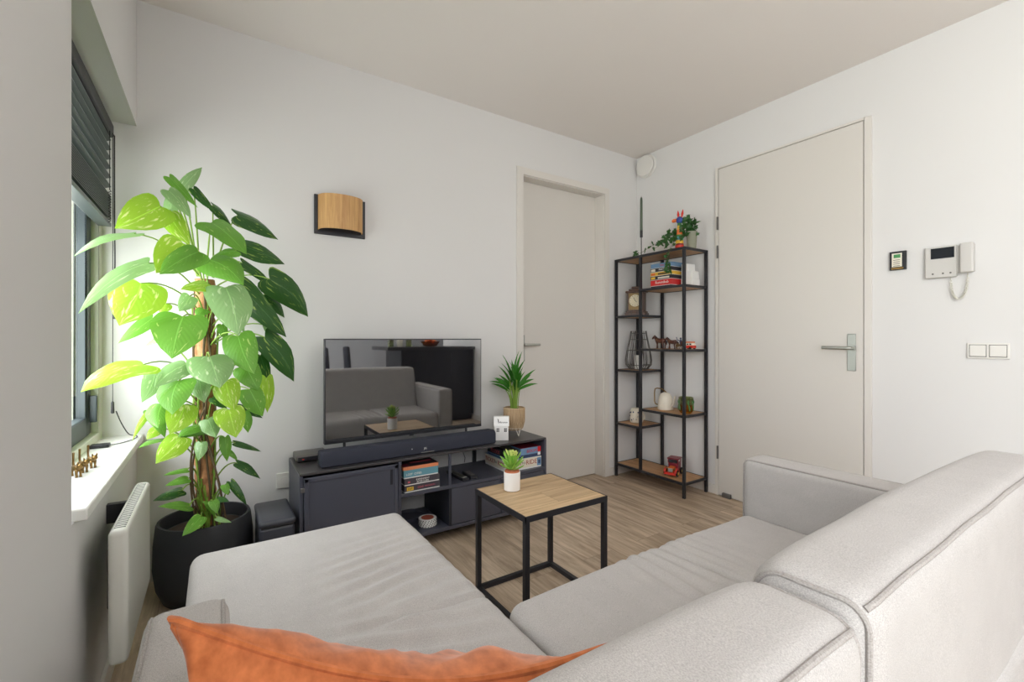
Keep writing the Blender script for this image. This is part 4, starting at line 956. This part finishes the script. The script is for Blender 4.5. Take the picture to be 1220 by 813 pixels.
# ================================================================== WALL THINGS
# lamp
L_ = thing('wall_lamp', 'black wall lamp with a curved wood veneer shade above the television', 'lamp', (.60, YB, 1.78))
a = at(374, 255, Y=YB); b = at(434.4, 262, Y=YB); zl0 = at(374, 278.3, Y=YB).z; zl1 = at(374, 231.5, Y=YB).z
MB().box(a.x, b.x, YB-.012, YB, zl0, zl1).build('back_plate', 'black', L_, bevel=.001)
sh = MB(); N_ = 24; cxx = (a.x+b.x)/2; hw = (b.x-a.x)/2-.018; dp = .085; z0_, z1_ = zl0+.022, zl1-.004
for r_off in (0, -.004):
    for z_ in (z0_, z1_):
        for i in range(N_+1):
            t_ = PI*i/N_; e_ = 1
            sh.v.append((cxx-(hw+r_off)*math.cos(t_), YB-.012-(dp+r_off)*math.sin(t_)**.8, z_))
k_ = N_+1
for i in range(N_):
    sh.f += [(i, i+1, k_+i+1, k_+i), (2*k_+i, 3*k_+i, 3*k_+i+1, 2*k_+i+1), (i, 2*k_+i, 2*k_+i+1, i+1), (k_+i, k_+i+1, 3*k_+i+1, 3*k_+i)]; sh.mi += [0]*4
sh.build('shade', 'lampwood', L_, smooth=True, angle=.8)
MB().ball((cxx, YB-.04, (z0_+z1_)/2-.02), .022, 12).build('bulb', 'whitep', L_, smooth=True)
MB().tube([(cxx, YB-.012, (z0_+z1_)/2), (cxx, YB-.04, (z0_+z1_)/2)], .012, 10).build('lamp_holder', 'black', L_)
# picture frame on right wall
pf = thing('picture_frame', 'tiny black framed card on the wall beside the door', 'picture', (XR, .84, 1.63))
a = at(1061, 310, X=XR); b = at(1080.6, 310, X=XR); c0 = at(1070, 322, X=XR).z; c1 = at(1070, 300, X=XR).z
MB().box(XR-.014, XR, b.y, a.y, c0, c1).build('frame', 'black', pf, bevel=.001)
ya, yb_ = b.y+.016, a.y-.010
MB().box(XR-.016, XR-.013, ya, yb_, c0+.016, c1-.010).build('card', 'cardcream', pf)
MB().box(XR-.017, XR-.0155, ya+.006, yb_-.008, c1-.034, c1-.016).build('green_print', 'dgreen', pf)
g_ = MB()
for k in range(4): g_.box(XR-.017, XR-.0155, ya+.008, yb_-.006, c1-.046-.010*k, c1-.0435-.010*k)
g_.build('text_lines', 'ink', pf)
MB().box(XR-.018, XR-.0155, ya-.006, yb_+.002, c0+.003, c0+.012).build('gold_strip', 'brass', pf)
# intercom
ic_ = thing('intercom', 'white video intercom with small dark screen and handset', 'intercom', (XR, .72, 1.6))
a = at(1103.5, 310, X=XR); b = at(1141, 310, X=XR); c0 = at(1103.5, 333, X=XR).z; c1 = at(1103.5, 296.5, X=XR).z
MB().box(XR-.022, XR, b.y, a.y, c0, c1).build('panel', 'icom', ic_, bevel=.004)
s0 = at(1109, 303, X=XR-.022); s1 = at(1137, 303, X=XR-.022)
MB().box(XR-.0235, XR-.020, s1.y, s0.y, at(1109, 309.5, X=XR-.022).z, at(1109, 297, X=XR-.022).z).build('screen', 'lens', ic_)
for y in (a.y-.03, (a.y+b.y)/2-.01, b.y+.02): MB().lathe([(.004, 0), (.004, .002), (0, .002)], (XR-.022, y, c0+.02), 12, R=Matrix.Rotation(-PI/2, 4, 'Y')).build('button', 'greyplastic', ic_)
h1 = at(1144, 310, X=XR-.03).y; h0 = at(1160, 310, X=XR-.03).y; z0_ = at(1150, 325, X=XR-.03).z; z1_ = at(1150, 289.5, X=XR-.03).z
MB().box(XR-.018, XR, h0, b.y+.002, z0_+.005, z1_-.006).build('cradle', 'icom', ic_, bevel=.003)
softbox(XR-.045, XR-.016, h0-.002, h1, z0_, z1_, .008, .05).build('handset', 'icom', ic_, smooth=True, angle=4)
cp = []
pa, pb = Vector((XR-.012, at(1134, 330, X=XR).y, c0)), Vector((XR-.02, (h0+h1)/2, z0_))
mid_y = (pa.y+pb.y)/2; low = at(1143, 356.5, X=XR-.015).z; TN = 30
for i in range(TN*8+1):
    t_ = i/(TN*8); a_ = PI*t_
    y = mid_y+(pa.y-pb.y)/2*math.cos(a_)*(1.0); z = (pa.z*(1-t_)+pb.z*t_)-(((pa.z+pb.z)/2)-low)*math.sin(a_)**.75
    c_ = Vector((XR-.016, y, z)); ang = 2*PI*TN*t_; am = .0042*sm(0, .06, t_)*sm(1, .94, t_)
    cp.append(c_+Vector((am*math.cos(ang), am*math.sin(ang), 0)))
MB().tube(cp, .0020, 5).build('coiled_cord', 'offw', ic_, smooth=True)
# double light switch
ls = thing('light_switch', 'double white rocker light switch below the intercom', 'switch', (XR, .58, 1.05))
a = at(1152.5, 417, X=XR); b = at(1204, 417, X=XR); c0 = at(1152.5, 427, X=XR).z; c1 = at(1152.5, 408.8, X=XR).z
MB().box(XR-.009, XR, b.y, a.y, c0, c1).build('plate', 'whitep', ls, bevel=.003)
mid = (a.y+b.y)/2
for (y0_, y1_) in ((b.y+.010, mid-.006), (mid+.006, a.y-.010)): MB().box(XR-.014, XR-.008, y0_, y1_, c0+.010, c1-.010).build('rocker', 'whitep', ls, bevel=.002); MB().box(XR-.0095, XR-.0085, y0_-.002, y1_+.002, c0+.0075, c1-.0075).build('gap_line', 'greyplastic', ls)

# ================================================================== WINDOW THINGS
bl = thing('venetian_blind', 'black wooden venetian blind pulled half up in the window recess', 'blind', (-.38, 2.0, 1.97))
MB().box(-.402, -.357, 1.515, 2.528, 1.940, 1.997).build('headrail', 'black', bl, bevel=.008)
def slat(y0_, y1_, z, tilt, name='slat'):
    w = .044; c_, s_ = math.cos(tilt)*w/2, math.sin(tilt)*w/2; x = -.383
    m = MB(); pr = [(-c_, -s_-.0015), (c_, s_-.0015), (c_, s_+.0015), (-c_, -s_+.0015)]
    m.prism(pr, y0_, y1_, lambda a_, b_, h_: Vector((x+a_, h_, z+b_)))
    m.build(name, 'blind', bl)
for i in range(6): slat(1.52, 2.50, 1.915-.039*i, .35)
for i in range(13): slat(1.52, 2.50, 1.682-.0078*i, .12)
MB().box(-.405, -.361, 1.52, 2.50, 1.560, 1.576).build('bottom_rail', 'blind', bl, bevel=.002)
for yy in (1.78, 2.44):
    tp = MB()
    for x in (-.407, -.358): tp.tube([(x, yy, 1.94), (x, yy, 1.70)]+[(x+(.004 if i % 2 else -.004), yy+.004*math.sin(i*2.1), 1.70-.0055*i) for i in range(1, 25)], .0018, 5)
    tp.build('ladder_cord', 'cord', bl)
for (y, x, z0_, off) in ((2.46, -.352, .83, 0), (2.475, -.350, 1.25, .01), (2.485, -.349, 1.22, .02)):
    tp = MB(); tp.tube([(x, y, 1.94), (x, y+.003, 1.6), (x+.002, y-.012 if off == 0 else y, (1.6+z0_)/2), (x, y, z0_)], .0016, 5); tp.build('pull_cord', 'cord', bl)
    MB().lathe([(.005, 0), (.006, .004), (.005, .045), (.002, .05)], (x, y, z0_-.045), 10).build('cord_weight', 'cord', bl, smooth=True)
# cable and sensor on the sill
cb = thing('sensor_cable', 'black sensor with a thin looping cable on the window sill', 'cable', (-.37, 2.42, .668))
MB().box(-.402, -.345, 2.335, 2.375, .6685, .682).build('sensor_block', 'plastic', cb, bevel=.003)
pts = [(-.345, 2.355, .675), (-.32, 2.38, .672), (-.292, 2.43, .672), (-.274, 2.48, .674), (-.283, 2.53, .674), (-.31, 2.53, .678), (-.335, 2.515, .74), (-.35, 2.50, .80)]
q_ = []
for i in range(len(pts)-1):
    for t_ in range(5): q_.append(Vector(pts[i]).lerp(Vector(pts[i+1]), t_/5))
for _ in range(4): q_ = [q_[0]]+[(q_[i-1]+q_[i]*2+q_[i+1])/4 for i in range(1, len(q_)-1)]+[q_[-1]]
MB().tube(q_, .002, 6).build('cable', 'cord', cb, smooth=True)
# brass animals on the sill
LAB = ('brass cat figurine with upright tail standing farthest along the window sill', 'middle brass cat figurine of the three on the window sill', 'nearest brass cat figurine on the window sill, half hidden by the wall')
def cat(px, py, label):
    p0 = at(px, py, Z=.668); t = thing('cat_figurine', label, 'figurine', p0, 'brass cats on the window sill')
    s = .80; b = MB(); ang = math.radians(-62)
    R = Matrix.Rotation(ang, 4, 'Z')
    def sk(pts, r): b.tube([p0+R @ Vector((x*s, y*s, z*s)) for x, y, z in pts], [k*s for k in r], 8)
    sk([(-.026, 0, .030), (-.018, 0, .032), (0, 0, .031), (.018, 0, .033), (.026, 0, .036)], [.006, .0105, .010, .0105, .006])
    b.ball(p0+R @ Vector((.034*s, 0, .044*s)), .0105*s, 10)
    sk([(.022, 0, .036), (.031, 0, .042)], [.008, .008])
    for dy in (.006, -.006):
        sk([(.034, dy, .052), (.034, dy*1.3, .062)], [.004, .0008])
        sk([(.019, dy, .030), (.020, dy, .012), (.021, dy, 0)], [.006, .0035, .0045]); sk([(-.019, dy, .030), (-.022, dy, .014), (-.019, dy, 0)], [.007, .004, .0045])
    b.build('body', 'brass', t, smooth=True, angle=4)
    tl = MB(); tl.tube([p0+R @ Vector((x*s, 0, z*s)) for x, z in ((-.025, .034), (-.030, .05), (-.029, .075), (-.027, .088))], [.004*s, .0035*s, .0035*s, .004*s], 8); tl.build('tail', 'brass', t, smooth=True)
cat(108.5, 557, LAB[0]); cat(98.5, 562.5, LAB[1]); cat(91, 568, LAB[2])
# radiator
ra = thing('panel_heater', 'white wall mounted panel heater below the window sill', 'heater', (-.22, 1.8, .25))
rx0, rx1, ry0, ry1, rz0, rz1 = -.262, -.190, 1.545, 2.035, .240, .592
softbox(-.232, rx1, ry0, ry1, rz0, rz1, .014, .06).build('casing', 'rad', ra, smooth=True, angle=4)
g_ = MB()
for i in range(30):
    y = ry0+.03+(ry1-ry0-.06)*i/29; g_.box(-.222, -.199, y-.0022, y+.0022, rz1-.001, rz1+.0008)
g_['x'] if False else None
g_.build('grille_slots', 'greyplastic', ra)
MB().box(-.240, -.230, ry0+.05, ry1-.06, rz0+.13, rz1-.06).build('back_box', 'plastic', ra, bevel=.004)
for y in (1.93,): MB().box(XL, -.232, y-.012, y+.012, .50, .56).build('wall_bracket', 'plastic', ra)

# ================================================================== BIG POTHOS
PPX, PPY = -.035, 2.375
pp = thing('potted_pothos', 'tall variegated pothos climbing a coir pole in a charcoal pot', 'plant', (PPX, PPY, 0))
MB().lathe([(.135, 0), (.150, .004), (.172, .06), (.182, .14), (.180, .24), (.172, .315), (.168, .325), (.158, .325), (.155, .30), (.155, .27), (0, .27)], (PPX, PPY, 0), 56).build('pot', 'pot', pp, smooth=True, angle=1.0)
MB().lathe([(.155, .268), (.08, .285), (0, .29)], (PPX, PPY, 0), 32).build('soil', 'soil', pp, smooth=True)
cp_ = MB(); NR = 60
for i in range(NR+1):
    z = .27+1.08*i/NR
    for j in range(20):
        a = 2*PI*j/20; r_ = .036+.010*noise.noise(Vector((math.cos(a)*2.5, math.sin(a)*2.5, z*26)))+.003*math.sin(z*120+a)
        cp_.v.append((PPX+r_*math.cos(a), PPY+r_*math.sin(a), z))
for i in range(NR):
    for j in range(20): cp_.f.append((i*20+j, i*20+(j+1) % 20, i*20+20+(j+1) % 20, i*20+20+j)); cp_.mi.append(0)
cp_.f.append(tuple(NR*20+j for j in range(20))); cp_.mi.append(0)
cp_.build('coir_pole', 'coir', pp, smooth=True, angle=4)
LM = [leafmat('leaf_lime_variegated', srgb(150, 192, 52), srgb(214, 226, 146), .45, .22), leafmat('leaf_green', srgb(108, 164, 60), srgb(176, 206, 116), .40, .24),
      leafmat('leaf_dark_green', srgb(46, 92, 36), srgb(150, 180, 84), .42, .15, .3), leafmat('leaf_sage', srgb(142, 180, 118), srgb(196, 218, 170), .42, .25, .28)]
# zoom frames: origin x, origin y, scale
ZA = (60, 180, 2.709); ZE = (160, 340, 4.518); ZF = (150, 440, 4.065)
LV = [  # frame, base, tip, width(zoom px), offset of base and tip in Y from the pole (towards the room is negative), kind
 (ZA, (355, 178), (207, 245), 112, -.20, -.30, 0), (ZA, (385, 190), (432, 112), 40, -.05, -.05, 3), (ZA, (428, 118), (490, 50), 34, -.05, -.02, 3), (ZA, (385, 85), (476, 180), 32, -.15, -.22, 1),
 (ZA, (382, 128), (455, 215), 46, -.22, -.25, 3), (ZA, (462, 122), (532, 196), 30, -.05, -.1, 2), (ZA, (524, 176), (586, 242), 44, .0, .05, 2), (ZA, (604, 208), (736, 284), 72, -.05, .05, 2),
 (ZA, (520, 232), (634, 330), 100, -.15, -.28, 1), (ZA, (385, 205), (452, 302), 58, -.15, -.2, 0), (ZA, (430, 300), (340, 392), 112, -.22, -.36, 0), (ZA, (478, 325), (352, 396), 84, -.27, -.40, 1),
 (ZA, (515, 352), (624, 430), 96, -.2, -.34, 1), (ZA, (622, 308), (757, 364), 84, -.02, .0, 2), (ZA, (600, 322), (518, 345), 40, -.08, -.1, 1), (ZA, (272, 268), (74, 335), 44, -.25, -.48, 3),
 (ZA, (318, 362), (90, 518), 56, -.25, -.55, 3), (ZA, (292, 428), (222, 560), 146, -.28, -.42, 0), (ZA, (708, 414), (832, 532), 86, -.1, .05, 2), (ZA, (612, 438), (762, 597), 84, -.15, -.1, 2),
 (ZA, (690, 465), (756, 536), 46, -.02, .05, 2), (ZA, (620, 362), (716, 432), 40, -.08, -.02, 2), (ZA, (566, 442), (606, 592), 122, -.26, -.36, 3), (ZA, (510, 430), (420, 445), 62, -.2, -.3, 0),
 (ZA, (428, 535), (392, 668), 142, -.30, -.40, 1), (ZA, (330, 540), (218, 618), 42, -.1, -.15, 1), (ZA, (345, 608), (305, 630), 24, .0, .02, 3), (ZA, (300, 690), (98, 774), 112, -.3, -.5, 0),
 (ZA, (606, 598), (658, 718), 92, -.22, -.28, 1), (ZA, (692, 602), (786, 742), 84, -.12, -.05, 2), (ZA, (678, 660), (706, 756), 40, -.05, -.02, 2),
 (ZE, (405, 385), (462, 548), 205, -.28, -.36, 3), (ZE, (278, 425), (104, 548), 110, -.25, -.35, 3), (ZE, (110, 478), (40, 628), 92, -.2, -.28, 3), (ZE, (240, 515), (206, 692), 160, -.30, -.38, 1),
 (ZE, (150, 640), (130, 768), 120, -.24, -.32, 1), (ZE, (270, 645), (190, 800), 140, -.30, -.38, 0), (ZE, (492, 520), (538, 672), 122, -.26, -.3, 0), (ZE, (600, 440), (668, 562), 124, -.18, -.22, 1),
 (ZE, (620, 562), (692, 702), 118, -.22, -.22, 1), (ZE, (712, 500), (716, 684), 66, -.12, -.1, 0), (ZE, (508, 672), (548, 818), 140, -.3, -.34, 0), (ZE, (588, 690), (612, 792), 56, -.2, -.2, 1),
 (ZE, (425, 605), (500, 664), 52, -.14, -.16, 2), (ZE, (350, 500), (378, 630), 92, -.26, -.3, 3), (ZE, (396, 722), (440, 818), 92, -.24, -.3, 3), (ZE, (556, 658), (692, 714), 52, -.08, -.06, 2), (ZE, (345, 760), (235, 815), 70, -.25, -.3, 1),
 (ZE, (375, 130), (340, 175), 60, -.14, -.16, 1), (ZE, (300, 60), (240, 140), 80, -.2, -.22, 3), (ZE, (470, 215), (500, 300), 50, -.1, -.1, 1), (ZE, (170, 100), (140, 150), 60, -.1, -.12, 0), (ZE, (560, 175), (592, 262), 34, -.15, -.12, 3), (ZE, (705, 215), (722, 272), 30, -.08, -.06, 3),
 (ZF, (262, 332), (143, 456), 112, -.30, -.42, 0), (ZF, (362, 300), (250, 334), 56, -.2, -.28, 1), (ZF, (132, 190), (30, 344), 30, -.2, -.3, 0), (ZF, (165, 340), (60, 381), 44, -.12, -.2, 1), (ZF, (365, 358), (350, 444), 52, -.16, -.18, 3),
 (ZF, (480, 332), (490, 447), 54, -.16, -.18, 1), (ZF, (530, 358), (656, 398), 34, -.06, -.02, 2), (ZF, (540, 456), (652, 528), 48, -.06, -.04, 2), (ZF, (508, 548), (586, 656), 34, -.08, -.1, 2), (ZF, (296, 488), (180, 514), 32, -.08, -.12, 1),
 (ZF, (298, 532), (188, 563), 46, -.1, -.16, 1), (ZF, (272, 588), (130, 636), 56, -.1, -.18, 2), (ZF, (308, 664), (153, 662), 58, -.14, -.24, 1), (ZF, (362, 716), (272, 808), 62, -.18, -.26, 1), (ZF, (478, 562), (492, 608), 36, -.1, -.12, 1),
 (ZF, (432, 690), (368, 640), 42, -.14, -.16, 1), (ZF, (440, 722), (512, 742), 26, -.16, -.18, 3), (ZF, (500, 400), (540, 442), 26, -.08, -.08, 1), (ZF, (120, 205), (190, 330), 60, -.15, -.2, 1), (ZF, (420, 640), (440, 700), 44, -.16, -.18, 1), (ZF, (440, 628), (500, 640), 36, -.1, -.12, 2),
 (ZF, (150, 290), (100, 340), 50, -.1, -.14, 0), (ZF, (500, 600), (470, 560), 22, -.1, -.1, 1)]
fol = MB(); stm = MB(); fol.uv = []
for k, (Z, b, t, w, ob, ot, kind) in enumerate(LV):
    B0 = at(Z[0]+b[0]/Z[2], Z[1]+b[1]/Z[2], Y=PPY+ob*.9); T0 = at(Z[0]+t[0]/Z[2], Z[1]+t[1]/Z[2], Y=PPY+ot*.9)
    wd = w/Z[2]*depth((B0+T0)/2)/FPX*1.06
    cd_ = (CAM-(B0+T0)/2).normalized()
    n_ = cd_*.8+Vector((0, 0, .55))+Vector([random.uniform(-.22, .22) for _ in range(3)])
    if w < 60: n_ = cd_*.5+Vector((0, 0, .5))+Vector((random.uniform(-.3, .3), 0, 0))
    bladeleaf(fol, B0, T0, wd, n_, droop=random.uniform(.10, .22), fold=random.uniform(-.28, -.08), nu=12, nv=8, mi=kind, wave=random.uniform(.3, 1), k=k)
    # petiole from the pole to the leaf base
    zp = max(.30, min(1.36, B0.z-random.uniform(.03, .16))); a_ = math.atan2(B0.y-PPY, B0.x-PPX); s0 = Vector((PPX+.03*math.cos(a_), PPY+.03*math.sin(a_), zp))
    mdp = (s0+B0)/2+Vector((0, 0, .05+.1*(B0-s0).length)); stm.tube(bez(s0, mdp, B0, 8), [.0032]*5+[.0026]*4, 6)
for k in range(7):  # the climbing vines
    a0 = random.uniform(-2.9, -.2); pts = []
    for i in range(26):
        z = .28+(1.05-.1*(k % 3))*i/25; a = a0+.7*math.sin(z*3+k); r_ = .043+.006*math.sin(z*9+k*2); pts.append((PPX+r_*math.cos(a), PPY+r_*math.sin(a), z))
    stm.tube(pts, .0042, 6, mi=0 if k % 2 else 1)
for (px_, py_, qx, qy, d0) in ((245, 628, 212, 566, -.1), (235, 625, 214, 545, -.12), (262, 622, 272, 590, -.1), (270, 625, 262, 575, -.12)):
    A_ = at(px_, py_, Y=PPY-.05); B_2 = at(qx, qy, Y=PPY+d0); C_ = at(245, qy-60, Y=PPY-.04)
    stm.tube(bez(A_, B_2, C_, 14), .0038, 6, mi=1)
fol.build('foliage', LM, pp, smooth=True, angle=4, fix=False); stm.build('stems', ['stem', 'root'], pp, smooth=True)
tv_ = MB()
for k in range(16):
    a = random.uniform(0, 2*PI); r_ = random.uniform(.01, .05); bx, by = PPX+.02+r_*math.cos(a), PPY-.05+.5*r_*math.sin(a); tv_.tube(bez((bx, by, .28), (bx, by, .36), (bx+random.uniform(-.03, .03), by-random.uniform(0, .03), .40+random.random()*.1), 6), .0028, 5)
tv_.build('young_shoots', 'stem', pp, smooth=True)

# ================================================================== BEHIND THE VIEWER (seen in the television)
kt = thing('kitchen_counter', 'black kitchen bar counter standing behind the sofa', 'counter', (2.43, -.9, 0))
MB().box(1.93, 2.94, -1.2, -.6, 0.08, .95).build('front_panels', 'kitchen', kt, bevel=.002); MB().box(1.97, 2.94, -1.16, -.66, 0, .08).build('plinth', 'kitchen', kt)
MB().box(1.75, 2.95, -1.24, -.57, .95, .99).build('worktop', 'worktop', kt, bevel=.003)
for i in range(2): MB().box(2.27+.34*i, 2.274+.34*i, -.602, -.598, .1, .94).build('panel_joint', 'inner', kt)
bw = thing('fruit_bowl', 'amber glass bowl of oranges on the kitchen counter', 'bowl', (2.42, -.85, .99))
MB().lathe([(.05, 0), (.09, .01), (.13, .07), (.125, .07), (.085, .016), (0, .012)], (2.42, -.85, .9905), 32).build('bowl', 'amber', bw, smooth=True)
for k, (dx, dy, dz) in enumerate(((-.05, 0, .055), (.04, .035, .055), (.03, -.045, .055), (-.005, 0, .105))):
    tag(MB().ball((2.42+dx, -.85+dy, .9905+dz), .036, 14).build('orange_fruit', 'orangep', smooth=True), ('orange on the left in the amber bowl', 'orange at the back right of the amber bowl', 'orange at the front right of the amber bowl', 'orange on top in the amber bowl')[k], 'fruit', 'oranges in the bowl')
for k, (x, m_) in enumerate(((1.88, 'smoke'), (2.0, 'cardcream'), (2.12, 'smoke'))):
    tag(MB().lathe([(.035, 0), (.037, .01), (.037, .09), (.02, .12), (.016, .15), (.018, .155), (0, .155)], (x, -.85, .9905), 20).build('jar', m_, smooth=True), ('green glass jar at the end of the kitchen counter', 'cream jar between the two glass jars', 'green glass jar beside the fruit bowl')[k], 'jar', 'jars on the kitchen counter')
def dchair(x, y, rz, lab):
    t = thing('dining_chair', lab, 'chair', (x, y, 0), 'dining chairs behind the sofa'); R = Matrix.Translation((x, y, 0)) @ Matrix.Rotation(rz, 4, 'Z')
    m = softbox(-.22, .22, -.22, .22, .43, .50, .03, .08); m.v = [tuple(R @ Vector(v)) for v in m.v]; m.build('seat', 'chair', t, smooth=True, angle=4)
    m = softbox(-.21, .21, .17, .23, .52, .97, .03, .06, fn=lambda P, N: Vector((P.x*(1-.25*sm(.8, .97, P.z)), P.y+.06*(P.z-.5)-.04*(P.x/.2)**2, P.z))); m.v = [tuple(R @ Vector(v)) for v in m.v]; m.build('backrest', 'chair', t, smooth=True, angle=4)
    for (a, b) in ((-.18, -.18), (.18, -.18), (-.18, .18), (.18, .18)): MB().tube([R @ Vector((a, b, .44)), R @ Vector((a*1.15, b*1.15, 0))], .012, 8).build('leg', 'black', t)
    for a in (-.1, .1): MB().tube([R @ Vector((a, .19, .46)), R @ Vector((a, .205, .56))], .01, 8).build('back_support', 'black', t)
dchair(1.46, -1.75, PI/2+.25, 'charcoal dining chair behind the sofa, on the left in the television'); dchair(1.95, -2.6, PI/2+.3, 'charcoal dining chair behind the sofa, on the right in the television')
